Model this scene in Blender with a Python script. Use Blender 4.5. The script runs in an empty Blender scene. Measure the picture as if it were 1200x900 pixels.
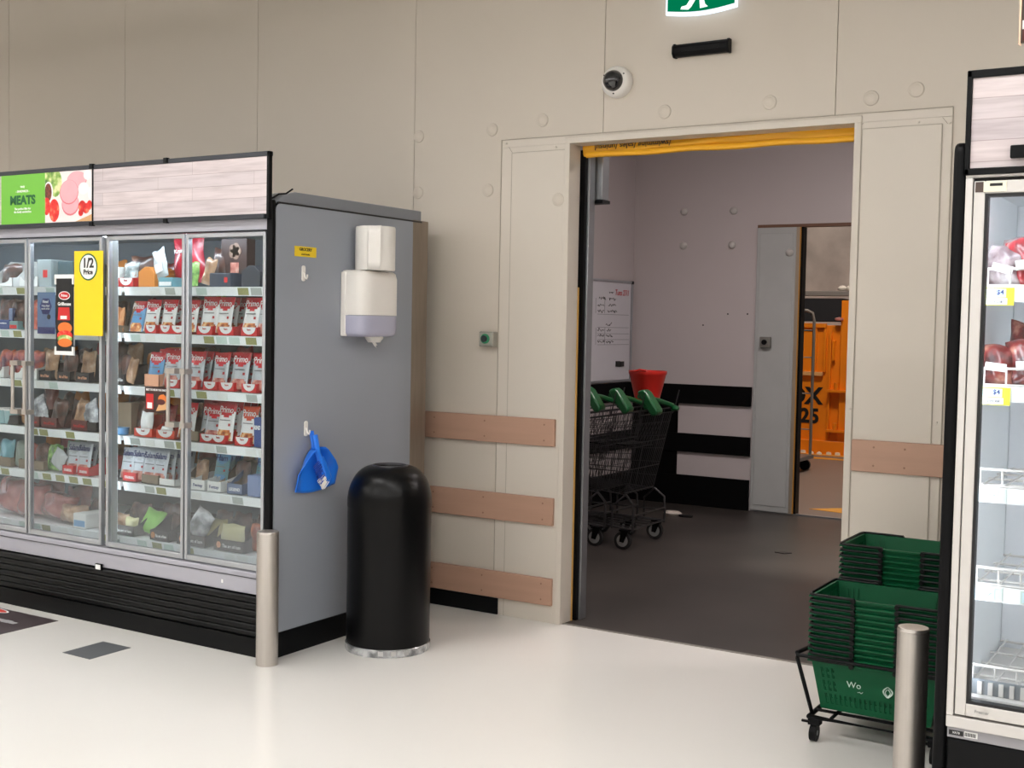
import bpy, bmesh, math, random
from mathutils import Vector, Matrix
random.seed(7)
S = bpy.context.scene
C = S.collection
R = math.radians
PI = math.pi

# ------------------------------------------------------------------ camera
CAMH = 1.55
AX = ((0.85108, 0.52467, 0.01899), (-0.04186, 0.03175, 0.99862), (0.52335, -0.85070, 0.04898))   # right, up, back
FPX = 1416.25


def _orth():
    r = Vector(AX[0]).normalized()
    b = Vector(AX[2])
    b = (b - r * b.dot(r)).normalized()
    return r, b.cross(r), b


CR, CU, CB = _orth()
cam_d = bpy.data.cameras.new('camera')
cam = bpy.data.objects.new('camera', cam_d)
C.objects.link(cam)
m = Matrix((CR, CU, CB)).transposed().to_4x4()
m.translation = (0, 0, CAMH)
cam.matrix_world = m
cam_d.sensor_width = 36.0
cam_d.lens = FPX / 1200 * 36.0
cam_d.clip_end = 200
S.camera = cam

# ------------------------------------------------------------------ world, exposure
w = bpy.data.worlds.new('world')
S.world = w
w.use_nodes = True
w.node_tree.nodes['Background'].inputs[0].default_value = (0.8, 0.85, 0.9, 1)
w.node_tree.nodes['Background'].inputs[1].default_value = 0.05
S.view_settings.view_transform = 'Standard'
S.view_settings.look = 'None'
S.view_settings.exposure = 0.0
S.view_settings.gamma = 1.0
try:
    S.cycles.max_bounces = 8
    S.cycles.transparent_max_bounces = 24
    S.cycles.caustics_reflective = False
    S.cycles.caustics_refractive = False
    S.cycles.use_denoising = True
    S.cycles.sample_clamp_indirect = 6.0
except Exception:
    pass
STORE_LAMP = 32.5       # emission of the shop battens
STOCK_LAMP = 138.0
DOCK_LAMP = 66.0
CASE_LED = 30.0
FREEZER_LED = 30.0


# measuring rays: a pixel of the 1200 x 900 photograph and one known plane give the place of a thing
def ray(u, v):
    return CR * (u - 600) - CU * (v - 450) - CB * FPX


def PY(u, v, y):
    d = ray(u, v)
    return Vector((0, 0, CAMH)) + d * (y / d.y)


def PX(u, v, x):
    d = ray(u, v)
    return Vector((0, 0, CAMH)) + d * (x / d.x)


def PZ(u, v, z=0.0):
    d = ray(u, v)
    return Vector((0, 0, CAMH)) + d * ((z - CAMH) / d.z)


# ------------------------------------------------------------------ materials
def lin(c):
    return tuple(((x / 255) / 12.92 if x / 255 <= 0.04045 else ((x / 255 + 0.055) / 1.055) ** 2.4) for x in c) + (1,)


MATS = {}


def pm(name, rgb, rough=0.5, metal=0.0, spec=0.5, var=0.06, scale=8.0, bump=0.0, bscale=200.0, coat=0.0, stretch=None, rvar=0.0):
    """Principled surface with a little procedural tone variation in object space."""
    if name in MATS:
        return MATS[name]
    mt = bpy.data.materials.new(name)
    mt.use_nodes = True
    nt = mt.node_tree
    N, L = nt.nodes, nt.links
    b = N['Principled BSDF']
    b.inputs['Roughness'].default_value = rough
    b.inputs['Metallic'].default_value = metal
    b.inputs['Specular IOR Level'].default_value = spec
    if coat:
        b.inputs['Coat Weight'].default_value = coat
        b.inputs['Coat Roughness'].default_value = 0.1
    tc = N.new('ShaderNodeTexCoord')
    mp = N.new('ShaderNodeMapping')
    if stretch:
        mp.inputs['Scale'].default_value = stretch
    L.new(tc.outputs['Object'], mp.inputs['Vector'])
    no = N.new('ShaderNodeTexNoise')
    no.inputs['Scale'].default_value = scale
    no.inputs['Detail'].default_value = 4
    L.new(mp.outputs[0], no.inputs['Vector'])
    mx = N.new('ShaderNodeMix')
    mx.data_type = 'RGBA'
    c = lin(rgb)
    mx.inputs[6].default_value = tuple(max(0, x * (1 - var)) for x in c[:3]) + (1,)
    mx.inputs[7].default_value = tuple(min(1, x * (1 + var)) for x in c[:3]) + (1,)
    L.new(no.outputs[0], mx.inputs[0])
    L.new(mx.outputs[2], b.inputs['Base Color'])
    if rvar:
        mr = N.new('ShaderNodeMapRange')
        mr.inputs[3].default_value = max(0.02, rough - rvar)
        mr.inputs[4].default_value = min(1, rough + rvar)
        L.new(no.outputs[0], mr.inputs[0])
        L.new(mr.outputs[0], b.inputs['Roughness'])
    if bump:
        n2 = N.new('ShaderNodeTexNoise')
        n2.inputs['Scale'].default_value = bscale
        L.new(mp.outputs[0], n2.inputs['Vector'])
        bp = N.new('ShaderNodeBump')
        bp.inputs['Strength'].default_value = bump
        bp.inputs['Distance'].default_value = 0.002
        L.new(n2.outputs[0], bp.inputs['Height'])
        L.new(bp.outputs[0], b.inputs['Normal'])
    MATS[name] = mt
    return mt


def em(name, rgb, strength):
    if name in MATS:
        return MATS[name]
    mt = bpy.data.materials.new(name)
    mt.use_nodes = True
    nt = mt.node_tree
    nt.nodes.remove(nt.nodes['Principled BSDF'])
    e = nt.nodes.new('ShaderNodeEmission')
    e.inputs[0].default_value = lin(rgb)
    e.inputs[1].default_value = strength
    nt.links.new(e.outputs[0], nt.nodes['Material Output'].inputs[0])
    MATS[name] = mt
    return mt


def ramp_mat(name, stops, scale=30.0, rough=0.45, detail=3, kind='noise', coat=0.0):
    """A print or food surface: noise / cells through a colour ramp."""
    if name in MATS:
        return MATS[name]
    mt = bpy.data.materials.new(name)
    mt.use_nodes = True
    nt = mt.node_tree
    N, L = nt.nodes, nt.links
    b = N['Principled BSDF']
    b.inputs['Roughness'].default_value = rough
    b.inputs['Coat Weight'].default_value = coat
    tc = N.new('ShaderNodeTexCoord')
    if kind == 'noise':
        no = N.new('ShaderNodeTexNoise')
        no.inputs['Scale'].default_value = scale
        no.inputs['Detail'].default_value = detail
        out = no.outputs[0]
    elif kind == 'cells':
        no = N.new('ShaderNodeTexVoronoi')
        no.inputs['Scale'].default_value = scale
        out = no.outputs['Distance']
    else:
        no = N.new('ShaderNodeTexWave')
        no.inputs['Scale'].default_value = scale
        out = no.outputs[1]
    L.new(tc.outputs['Object'], no.inputs['Vector'])
    cr = N.new('ShaderNodeValToRGB')
    el = cr.color_ramp.elements
    while len(el) > 1:
        el.remove(el[-1])
    el[0].position = stops[0][0]
    el[0].color = lin(stops[0][1])
    for p, c in stops[1:]:
        e = el.new(p)
        e.color = lin(c)
    L.new(out, cr.inputs[0])
    L.new(cr.outputs[0], b.inputs['Base Color'])
    MATS[name] = mt
    return mt


def glass_mat(name, tint=(248, 250, 250), mist=0.0, z0=1.05, z1=0.45):
    """Thin clear pane: clear with a Fresnel sheen; mist = condensation rising from the lower edge."""
    if name in MATS:
        return MATS[name]
    mt = bpy.data.materials.new(name)
    mt.use_nodes = True
    nt = mt.node_tree
    N, L = nt.nodes, nt.links
    N.remove(N['Principled BSDF'])
    tr = N.new('ShaderNodeBsdfTransparent')
    tr.inputs[0].default_value = lin(tint)
    gl = N.new('ShaderNodeBsdfGlossy')
    gl.inputs['Roughness'].default_value = 0.02
    fr = N.new('ShaderNodeFresnel')
    ge = N.new('ShaderNodeNewGeometry')
    ir = N.new('ShaderNodeMapRange')           # same sheen on both faces of the pane
    ir.inputs[3].default_value = 1.45
    ir.inputs[4].default_value = 1 / 1.45
    L.new(ge.outputs['Backfacing'], ir.inputs[0])
    L.new(ir.outputs[0], fr.inputs[0])
    mx = N.new('ShaderNodeMixShader')
    L.new(fr.outputs[0], mx.inputs[0])
    L.new(tr.outputs[0], mx.inputs[1])
    L.new(gl.outputs[0], mx.inputs[2])
    out = mx.outputs[0]
    if mist:
        tc = N.new('ShaderNodeTexCoord')
        sx = N.new('ShaderNodeSeparateXYZ')
        L.new(tc.outputs['Object'], sx.inputs[0])
        mr = N.new('ShaderNodeMapRange')
        mr.interpolation_type = 'SMOOTHSTEP'
        mr.inputs[1].default_value = z0
        mr.inputs[2].default_value = z1
        mr.inputs[3].default_value = 0.0
        mr.inputs[4].default_value = mist
        L.new(sx.outputs[2], mr.inputs[0])
        no = N.new('ShaderNodeTexNoise')
        no.inputs['Scale'].default_value = 3.0
        no.inputs['Detail'].default_value = 3
        L.new(tc.outputs['Object'], no.inputs['Vector'])
        mu = N.new('ShaderNodeMath')
        mu.operation = 'MULTIPLY'
        ad = N.new('ShaderNodeMath')
        ad.operation = 'ADD'
        ad.inputs[1].default_value = 0.5
        L.new(no.outputs[0], ad.inputs[0])
        L.new(mr.outputs[0], mu.inputs[0])
        L.new(ad.outputs[0], mu.inputs[1])
        df = N.new('ShaderNodeBsdfTranslucent')
        df.inputs[0].default_value = lin((225, 228, 232))
        d2 = N.new('ShaderNodeBsdfDiffuse')
        d2.inputs[0].default_value = lin((225, 228, 232))
        md = N.new('ShaderNodeMixShader')
        L.new(df.outputs[0], md.inputs[1])
        L.new(d2.outputs[0], md.inputs[2])
        m2 = N.new('ShaderNodeMixShader')
        L.new(mu.outputs[0], m2.inputs[0])
        L.new(out, m2.inputs[1])
        L.new(md.outputs[0], m2.inputs[2])
        out = m2.outputs[0]
    L.new(out, N['Material Output'].inputs[0])
    MATS[name] = mt
    return mt


def wood_print():
    """Pale washed timber boards printed on a flat panel (running along x)."""
    mt = bpy.data.materials.new('printed_pale_timber')
    mt.use_nodes = True
    nt = mt.node_tree
    N, L = nt.nodes, nt.links
    b = N['Principled BSDF']
    b.inputs['Roughness'].default_value = 0.42
    tc = N.new('ShaderNodeTexCoord')
    sx = N.new('ShaderNodeSeparateXYZ')
    cx = N.new('ShaderNodeCombineXYZ')
    L.new(tc.outputs['Object'], sx.inputs[0])
    L.new(sx.outputs[0], cx.inputs[0])
    L.new(sx.outputs[2], cx.inputs[1])
    br = N.new('ShaderNodeTexBrick')
    br.inputs['Scale'].default_value = 1.0
    br.inputs['Brick Width'].default_value = 0.62
    br.inputs['Row Height'].default_value = 0.06
    br.inputs['Mortar Size'].default_value = 0.0012
    br.inputs['Color1'].default_value = lin((214, 202, 202))
    br.inputs['Color2'].default_value = lin((196, 186, 189))
    br.inputs['Mortar'].default_value = lin((172, 158, 158))
    br.offset = 0.37
    L.new(cx.outputs[0], br.inputs['Vector'])
    mp = N.new('ShaderNodeMapping')
    mp.inputs['Scale'].default_value = (2, 2, 26)
    L.new(tc.outputs['Object'], mp.inputs[0])
    no = N.new('ShaderNodeTexNoise')
    no.inputs['Scale'].default_value = 2.2
    no.inputs['Detail'].default_value = 6
    L.new(mp.outputs[0], no.inputs['Vector'])
    cr = N.new('ShaderNodeValToRGB')
    cr.color_ramp.elements[0].position = 0.32
    cr.color_ramp.elements[0].color = (0.66, 0.63, 0.64, 1)
    cr.color_ramp.elements[1].position = 0.6
    cr.color_ramp.elements[1].color = (1, 1, 1, 1)
    L.new(no.outputs[0], cr.inputs[0])
    mx = N.new('ShaderNodeMix')
    mx.data_type = 'RGBA'
    mx.blend_type = 'MULTIPLY'
    mx.inputs[0].default_value = 0.6
    L.new(br.outputs[0], mx.inputs[6])
    L.new(cr.outputs[0], mx.inputs[7])
    L.new(mx.outputs[2], b.inputs['Base Color'])
    return mt


WALLP = pm('coolroom_panel_beige', (203, 193, 180), 0.42, var=0.02, scale=1.5, bump=0.04, bscale=260)
TRIMP = pm('flashing_beige', (207, 198, 186), 0.36, var=0.015, scale=2, bump=0.02)
GROOVE = pm('joint_sealant', (120, 110, 98), 0.8)
FLOORM = pm('sales_floor_vinyl', (234, 231, 226), 0.2, var=0.02, scale=1.1, spec=0.5, rvar=0.06)
CEILM = pm('ceiling_white', (215, 215, 212), 0.8)
STORE_W = pm('far_store_wall', (190, 184, 175), 0.7)
TIMBER = pm('timber_bumper_board', (178, 141, 120), 0.55, var=0.10, scale=3.0, stretch=(0.6, 1, 9), bump=0.08, bscale=60)
BLACKP = pm('black_plastic', (6, 6, 8), 0.45, spec=0.15)
BLACKM = pm('black_powder_coat', (5, 6, 8), 0.55, spec=0.2)
BLACKG = pm('black_gloss_paint', (4, 4, 5), 0.3, var=0.2, scale=5, spec=0.22)
STEEL = pm('brushed_stainless', (206, 200, 194), 0.42, metal=1.0, var=0.10, scale=3, stretch=(40, 40, 0.6), bump=0.05, bscale=40)
ALU = pm('satin_aluminium', (190, 193, 198), 0.42, metal=0.8, var=0.04)
CHROME = pm('zinc_wire', (84, 84, 86), 0.35, metal=0.9)
GALV = pm('galvanised_steel', (150, 152, 155), 0.4, metal=0.8, var=0.12, scale=14)
GREYL = pm('grey_laminate', (150, 155, 164), 0.45, var=0.025, scale=2.0)
GREYC = pm('case_grey_enamel', (172, 171, 180), 0.4, var=0.02)
CAPG = pm('cap_grey_metal', (138, 142, 150), 0.4, metal=0.3)
CASEIN = pm('case_interior_grey', (150, 158, 164), 0.5, var=0.03)
WHITEE = pm('white_enamel', (232, 232, 230), 0.35, var=0.015)
WHITEP = pm('white_plastic', (236, 232, 226), 0.3, var=0.01)
SHELFW = pm('white_shelf_enamel', (240, 243, 243), 0.4, var=0.01)
SHELFU = pm('shelf_steel_grey', (120, 126, 132), 0.5)
INK = pm('print_black', (20, 20, 22), 0.5)
INKW = pm('print_white', (240, 240, 238), 0.5)
CONC = ramp_mat('stockroom_floor_concrete', [(0.25, (46, 42, 39)), (0.5, (57, 52, 49)), (0.75, (68, 62, 58))], 1.6, 0.42, 8)
STOCKW = pm('stockroom_wall_paint', (196, 187, 187), 0.55, var=0.05, scale=1.2, bump=0.03)
STOCKB = pm('stockroom_black_rail', (5, 5, 6), 0.7, spec=0.1)
YELLOWP = pm('yellow_sign_card', (252, 208, 28), 0.5, var=0.01)
CURT = pm('yellow_pvc_curtain', (244, 178, 36), 0.45, var=0.10, scale=6, stretch=(1, 6, 6))
WOODP = wood_print()
PANE = glass_mat('clear_pane')
CASEPANE = glass_mat('case_door_pane', (247, 250, 251), mist=0.13, z0=0.95, z1=0.40)

ORG = {}


# ------------------------------------------------------------------ mesh helpers
class MB:
    """Collects shapes (in the coordinates of the whole place, or of the thing) and links them as ONE mesh object."""

    def __init__(s):
        s.bm = bmesh.new()

    def _f(s, vs, mi=0):
        try:
            f = s.bm.faces.new(vs)
            f.material_index = mi
            return f
        except ValueError:
            return None

    def box(s, x0, x1, y0, y1, z0, z1, mi=0):
        x0, x1 = min(x0, x1), max(x0, x1)
        y0, y1 = min(y0, y1), max(y0, y1)
        z0, z1 = min(z0, z1), max(z0, z1)
        v = [s.bm.verts.new(p) for p in ((x0, y0, z0), (x1, y0, z0), (x1, y1, z0), (x0, y1, z0), (x0, y0, z1), (x1, y0, z1), (x1, y1, z1), (x0, y1, z1))]
        for q in ((0, 3, 2, 1), (4, 5, 6, 7), (0, 1, 5, 4), (1, 2, 6, 5), (2, 3, 7, 6), (3, 0, 4, 7)):
            s._f([v[i] for i in q], mi)
        return s

    def prism(s, pts, axis, a, b, mi=0):
        """Extrude a 2D outline along an axis: 'x' takes (y,z), 'y' takes (x,z), 'z' takes (x,y)."""
        def P(p, t):
            return {'x': (t, p[0], p[1]), 'y': (p[0], t, p[1]), 'z': (p[0], p[1], t)}[axis]
        A = [s.bm.verts.new(P(p, a)) for p in pts]
        B = [s.bm.verts.new(P(p, b)) for p in pts]
        s._f(A, mi)
        s._f(B[::-1], mi)
        n = len(pts)
        for i in range(n):
            s._f([A[i], B[i], B[(i + 1) % n], A[(i + 1) % n]], mi)
        return s

    def poly(s, pts, mi=0):
        s._f([s.bm.verts.new(p) for p in pts], mi)
        return s

    def ring(s, c, ax, r, n, ru=None):
        ax = Vector(ax).normalized()
        t = Vector((0, 0, 1)) if abs(ax.z) < 0.9 else Vector((1, 0, 0))
        a = ax.cross(t).normalized()
        b = ax.cross(a)
        return [s.bm.verts.new(Vector(c) + a * (r * math.cos(2 * PI * i / n)) + b * ((ru or r) * math.sin(2 * PI * i / n))) for i in range(n)]

    def cyl(s, p0, p1, r0, r1=None, n=16, mi=0, caps=True):
        r1 = r0 if r1 is None else r1
        ax = Vector(p1) - Vector(p0)
        A, B = s.ring(p0, ax, r0, n), s.ring(p1, ax, r1, n)
        for i in range(n):
            s._f([A[i], A[(i + 1) % n], B[(i + 1) % n], B[i]], mi)
        if caps:
            s._f(A[::-1], mi)
            s._f(B, mi)
        return s

    def tube(s, pts, r, n=6, mi=0, closed=False):
        pts = [Vector(p) for p in pts]
        rings = []
        m = len(pts)
        ref = None
        for i, p in enumerate(pts):
            a = pts[i - 1] if (i > 0 or closed) else pts[i]
            b = pts[(i + 1) % m] if (i < m - 1 or closed) else pts[i]
            d = (b - a).normalized()
            if ref is None:
                t = Vector((0, 0, 1)) if abs(d.z) < 0.9 else Vector((1, 0, 0))
                ref = d.cross(t).normalized()
            ref = (ref - d * ref.dot(d))
            ref = ref.normalized() if ref.length > 1e-6 else d.orthogonal().normalized()
            o = d.cross(ref)
            rings.append([s.bm.verts.new(p + ref * (r * math.cos(2 * PI * k / n)) + o * (r * math.sin(2 * PI * k / n))) for k in range(n)])
        for i in range(m if closed else m - 1):
            A, B = rings[i], rings[(i + 1) % m]
            for k in range(n):
                s._f([A[k], A[(k + 1) % n], B[(k + 1) % n], B[k]], mi)
        if not closed:
            s._f(rings[0][::-1], mi)
            s._f(rings[-1], mi)
        return s

    def lathe(s, prof, c=(0, 0, 0), n=32, mi=0, sy=1.0):
        rings = []
        for r, z in prof:
            if r < 1e-5:
                rings.append([s.bm.verts.new((c[0], c[1], c[2] + z))])
            else:
                rings.append([s.bm.verts.new((c[0] + r * math.cos(2 * PI * i / n), c[1] + sy * r * math.sin(2 * PI * i / n), c[2] + z)) for i in range(n)])
        for A, B in zip(rings, rings[1:]):
            for i in range(n):
                j = (i + 1) % n
                if len(A) == 1 and len(B) == 1:
                    continue
                if len(A) == 1:
                    s._f([A[0], B[j], B[i]], mi)
                elif len(B) == 1:
                    s._f([A[i], A[j], B[0]], mi)
                else:
                    s._f([A[i], A[j], B[j], B[i]], mi)
        return s

    def grid(s, fn, nu, nv, mi=None, closed_u=False):
        V = [[s.bm.verts.new(fn(i / nu, j / nv)) for j in range(nv + 1)] for i in range(nu + (0 if closed_u else 1))]
        m = len(V)
        for i in range(nu):
            for j in range(nv):
                k = (i + 1) % m
                s._f([V[i][j], V[k][j], V[k][j + 1], V[i][j + 1]], mi((i + .5) / nu, (j + .5) / nv) if callable(mi) else (mi or 0))
        return s

    def xform(s, M):
        bmesh.ops.transform(s.bm, matrix=M, verts=s.bm.verts)
        return s

    def build(s, name, mats, parent=None, smooth=True, bevel=0.0, seg=2, recalc=True, loc=None, angle=35, solid=0.0):
        if recalc:
            bmesh.ops.recalc_face_normals(s.bm, faces=s.bm.faces)
        o0 = ORG.get(parent.name, Vector((0, 0, 0))) if parent else (Vector(loc) if loc is not None else Vector((0, 0, 0)))
        if o0.length > 0:
            bmesh.ops.translate(s.bm, vec=-o0, verts=s.bm.verts)
        me = bpy.data.meshes.new(name)
        s.bm.to_mesh(me)
        s.bm.free()
        for mt in (mats if isinstance(mats, (list, tuple)) else [mats]):
            me.materials.append(mt)
        if smooth and len(me.polygons):
            me.shade_smooth()
            try:
                me.set_sharp_from_angle(angle=R(angle))
            except Exception:
                pass
        o = bpy.data.objects.new(name, me)
        C.objects.link(o)
        if parent:
            o.parent = parent
            ORG[o.name] = o0
        else:
            o.location = o0
            ORG[o.name] = Vector(o0)
        if solid:
            md = o.modifiers.new('thickness', 'SOLIDIFY')
            md.thickness = solid
            md.offset = -1
        if bevel:
            md = o.modifiers.new('edge', 'BEVEL')
            md.width = bevel
            md.segments = seg
            md.limit_method = 'ANGLE'
            md.angle_limit = R(40)
        return o


def tag(o, label, cat, group=None, kind=None):
    if label:
        o['label'] = label
    if cat:
        o['category'] = cat
    if group:
        o['group'] = group
    if kind:
        o['kind'] = kind
    return o


def thing(name, loc, label, cat, group=None, rz=0.0):
    o = bpy.data.objects.new(name, None)
    o.empty_display_size = 0.1
    C.objects.link(o)
    o.location = loc
    o.rotation_euler.z = rz
    ORG[o.name] = Vector(loc) if rz == 0 else Vector((0, 0, 0))
    return tag(o, label, cat, group)


def st(o, label=None):
    o['kind'] = 'structure'
    if label:
        o['label'] = label
    return o


KIDS = {}


def kids(o):
    return [c for c in o.children]


def copy_tree(o, parent=None):
    c = o.copy()
    C.objects.link(c)
    c.parent = parent
    for ch in kids(o):
        copy_tree(ch, c)
    return c


_TX = {}


def text_mesh(txt, size=0.1, bold=0.0, extr=0.0006, shear=0.0, sx=1.0):
    key = (txt, round(size, 4), bold, extr, shear)
    if key in _TX:
        return _TX[key]
    cu = bpy.data.curves.new('lettering', 'FONT')
    cu.body = txt
    cu.size = size
    cu.align_x = 'CENTER'
    cu.align_y = 'CENTER'
    cu.extrude = extr
    cu.offset = bold
    cu.shear = shear
    cu.resolution_u = 3
    o = bpy.data.objects.new('lettering', cu)
    C.objects.link(o)
    bpy.context.view_layer.update()
    me = bpy.data.meshes.new_from_object(o.evaluated_get(bpy.context.evaluated_depsgraph_get()))
    bpy.data.objects.remove(o)
    bpy.data.curves.remove(cu)
    _TX[key] = me
    return me


FACE_S = (PI / 2, 0, 0)            # faces -y
FACE_E = (PI / 2, 0, PI / 2)       # faces +x


def text(txt, pos, size, mt, parent=None, rot=FACE_S, bold=0.0, name='lettering', shear=0.0, width=None, spin=0.0):
    me = text_mesh(txt, size, bold, shear=shear).copy()
    me.materials.clear()
    me.materials.append(mt)
    o = bpy.data.objects.new(name, me)
    C.objects.link(o)
    o0 = ORG.get(parent.name, Vector((0, 0, 0))) if parent else Vector((0, 0, 0))
    o.location = Vector(pos) - o0
    o.rotation_euler = rot
    if spin:
        o.rotation_euler = (Matrix.Rotation(0, 3, 'X') @ o.rotation_euler.to_matrix() @ Matrix.Rotation(spin, 3, 'Z')).to_euler()
    if width:
        xs = [v.co.x for v in me.vertices]
        k = width / max(1e-4, max(xs) - min(xs))
        o.scale = (k, 1, 1)
    if parent:
        o.parent = parent
        ORG[o.name] = o0
    return o


def scribble(pos, w_, h_, mt, parent, rot='S', seed=0, r=0.0022, name='handwriting'):
    rd = random.Random(seed)
    pts = []
    n = max(6, int(w_ / 0.009))
    for i in range(n):
        a = i / (n - 1)
        q = (rd.random() - .5) * h_ * (1.0 if rd.random() > .3 else 1.6)
        if rot == 'S':
            pts.append((pos[0] + a * w_, pos[1], pos[2] + q))
        else:
            pts.append((pos[0], pos[1] + a * w_, pos[2] + q))
    return MB().tube(pts, r, 4).build(name, mt, parent)


# ================================================================== SETTING
WY = 5.43            # shop face of the cool-room wall
WT = 0.10
OL, OR_, OT = -3.017, -1.566, 2.478     # door opening
HC = 4.3             # ceiling
st(MB().box(-10.5, 5.0, -9.0, WY + 0.02, -0.08, 0).build('floor', FLOORM), 'glossy off-white vinyl sales floor')
st(MB().box(-4.9, 2.5, WY + 0.02, 9.83, -0.08, 0).build('stockroom_floor', CONC), 'dark concrete stockroom floor behind the doorway')
st(MB().box(-9.0, 2.5, 9.83, 16.2, -0.08, 0).build('dock_floor', pm('dock_floor', (128, 112, 104), 0.5, var=0.1, scale=1.0)), 'brown grey loading dock floor')
st(MB().box(-10.5, 5.0, -9.0, WY + 0.12, HC, HC + 0.1).build('ceiling', CEILM))
st(MB().box(-10.6, -10.5, -9, WY, 0, HC).build('wall_left', STORE_W))
st(MB().box(5.0, 5.1, -9, WY, 0, HC).build('wall_right', STORE_W))
st(MB().box(-10.6, 5.1, -9.1, -9.0, 0, HC).build('wall_front', STORE_W))

core = MB()
y0, y1 = WY + 0.012, WY + WT
core.prism([(-10.5, 0), (OL, 0), (OL, OT), (OR_, OT), (OR_, 0), (5.0, 0), (5.0, HC), (-10.5, HC)], 'y', y0, y1)
wall = st(core.build('wall_back', GROOVE, smooth=False), 'beige insulated panel wall with a wide doorway')
seams = [-10.5, -9.87, -8.70, -7.53, -6.34, -5.174, -4.003, -2.833, -1.66, -0.49, 0.68, 1.85, 3.02, 4.19, 5.0]
g = 0.0012
for a, b in zip(seams, seams[1:]):
    a, b = a + g, b - g
    if a < OL < b:
        pts = [(a, 0), (OL, 0), (OL, OT), (b, OT), (b, HC), (a, HC)]
    elif a < OR_ < b:
        pts = [(OR_, 0), (b, 0), (b, HC), (a, HC), (a, OT), (OR_, OT)]
    elif OL < a and b < OR_:
        pts = [(a, OT), (b, OT), (b, HC), (a, HC)]
    else:
        pts = [(a, 0), (b, 0), (b, HC), (a, HC)]
    MB().prism(pts, 'y', WY, y0 + 0.001).build('wall_panel', WALLP, wall, smooth=False, bevel=0.0015, seg=1)
# moulded bolt caps on the panels
for u, v in ((491, 160), (490, 226), (577, 152), (572, 223), (636, 141), (655, 234), (779, 131), (902, 120), (1021, 115), (1074, 105)):
    p = PY(u, v, WY)
    cap = MB().lathe([(0.034, 0.0), (0.033, 0.004), (0.029, 0.0055), (0.027, 0.0045), (0.023, 0.0065), (0.013, 0.009), (0, 0.0095)], n=24)
    cap.xform(Matrix.Translation((p.x, WY - (0.006 if u in (655,) else 0.0), p.z)) @ Matrix.Rotation(PI / 2, 4, 'X'))
    cap.build('bolt_cap', WALLP, wall, angle=60)

# doorway flashings
dr = st(MB().prism([(-3.428, OT), (-1.15, OT), (-1.15, 2.517), (-3.428, 2.517)], 'y', WY - 0.004, WY + 0.004).build('door_1', TRIMP, bevel=0.001, seg=1), 'wide open doorway with beige metal flashings')
MB().box(-3.428, OL, WY - 0.004, WY, 0, OT).build('cover_plate', TRIMP, dr, bevel=0.001, seg=1)
MB().box(OR_, -1.15, WY - 0.004, WY, 0, OT).build('cover_plate', TRIMP, dr, bevel=0.001, seg=1)
MB().box(-3.362, -3.045, WY - 0.008, WY - 0.003, 0, 2.447).build('cover_plate', TRIMP, dr, bevel=0.0012, seg=1)
MB().box(-1.532, -1.192, WY - 0.008, WY - 0.003, 0, 2.447).build('cover_plate', TRIMP, dr, bevel=0.0012, seg=1)
SEAL = pm('sealant_shadow_tone', (174, 165, 151), 0.7)  # darker sealant tone that also paints in the plates' shadow lines
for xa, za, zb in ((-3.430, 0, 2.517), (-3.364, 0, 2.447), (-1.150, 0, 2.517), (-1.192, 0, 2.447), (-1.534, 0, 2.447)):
    MB().box(xa, xa + 0.003, WY - 0.0088, WY - 0.001, za, zb).build('sealant_shadow_line', SEAL, dr)
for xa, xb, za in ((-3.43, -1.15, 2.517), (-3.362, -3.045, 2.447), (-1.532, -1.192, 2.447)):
    MB().box(xa, xb, WY - 0.0088, WY - 0.001, za, za + 0.0025).build('sealant_shadow_line', SEAL, dr)
# mitred folded corners
for x0, x1, zz in ((-3.385, -3.362, 2.48), (-1.532, -1.555, 2.475), (-1.192, -1.17, 2.475)):
    MB().prism([(x0, zz), (x0 + 0.002, zz), (x1 + 0.002, 2.447), (x1, 2.447)], 'y', WY - 0.0046, WY - 0.003).build('mitre_fold', GROOVE, dr)
MB().box(-3.045, OL + 0.002, WY - 0.012, WY + WT + 0.004, 0, OT).build('jamb', TRIMP, dr, bevel=0.002, seg=1)
MB().box(OR_ - 0.002, OR_ + 0.03, WY - 0.012, WY + WT + 0.004, 0, OT).build('jamb', TRIMP, dr, bevel=0.002, seg=1)
MB().box(-3.045, OR_ + 0.03, WY - 0.012, WY + WT + 0.004, OT - 0.002, OT + 0.03).build('header', TRIMP, dr, bevel=0.002, seg=1)
MB().box(OL, OR_, WY + 0.012, WY + 0.034, 0, 0.003).build('threshold_strip', pm('worn_threshold', (150, 146, 140), 0.4, metal=0.5), dr)
# screw heads on the flashings
for x, z in ((-3.40, 2.5), (-3.10, 2.463), (-3.07, 2.2), (-1.545, 1.2), (-1.17, 1.16), (-1.16, 2.45), (-3.07, 0.05), (-3.03, 0.3), (-1.29, 2.463)):
    MB().cyl((x, WY - 0.012, z), (x, WY, z), 0.005, n=8).build('screw', TRIMP, dr)

# rail guides of the rapid door + rolled curtain
gd = thing('rapid_roll_door', (OL, WY + 0.15, 0), 'rapid roll door with yellow curtain rolled up under the header', 'door')
MB().box(OL, OL + 0.004, WY + 0.1045, WY + 0.118, 0, 1.75).build('edge_strip', pm('tan_edge_strip', (222, 176, 96), .5), gd)
MB().box(OL - 0.01, OL + 0.022, WY + 0.125, WY + 0.15, 0, 2.46).build('brush_seal', BLACKP, gd)
MB().box(OL, OL + 0.034, WY + 0.15, WY + 0.215, 0, 2.47).build('guide_rail', GALV, gd, bevel=0.004)
MB().box(OR_ - 0.0, OR_ + 0.06, WY + 0.15, WY + 0.215, 0, 2.47).build('guide_rail', GALV, gd, bevel=0.004)


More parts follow.
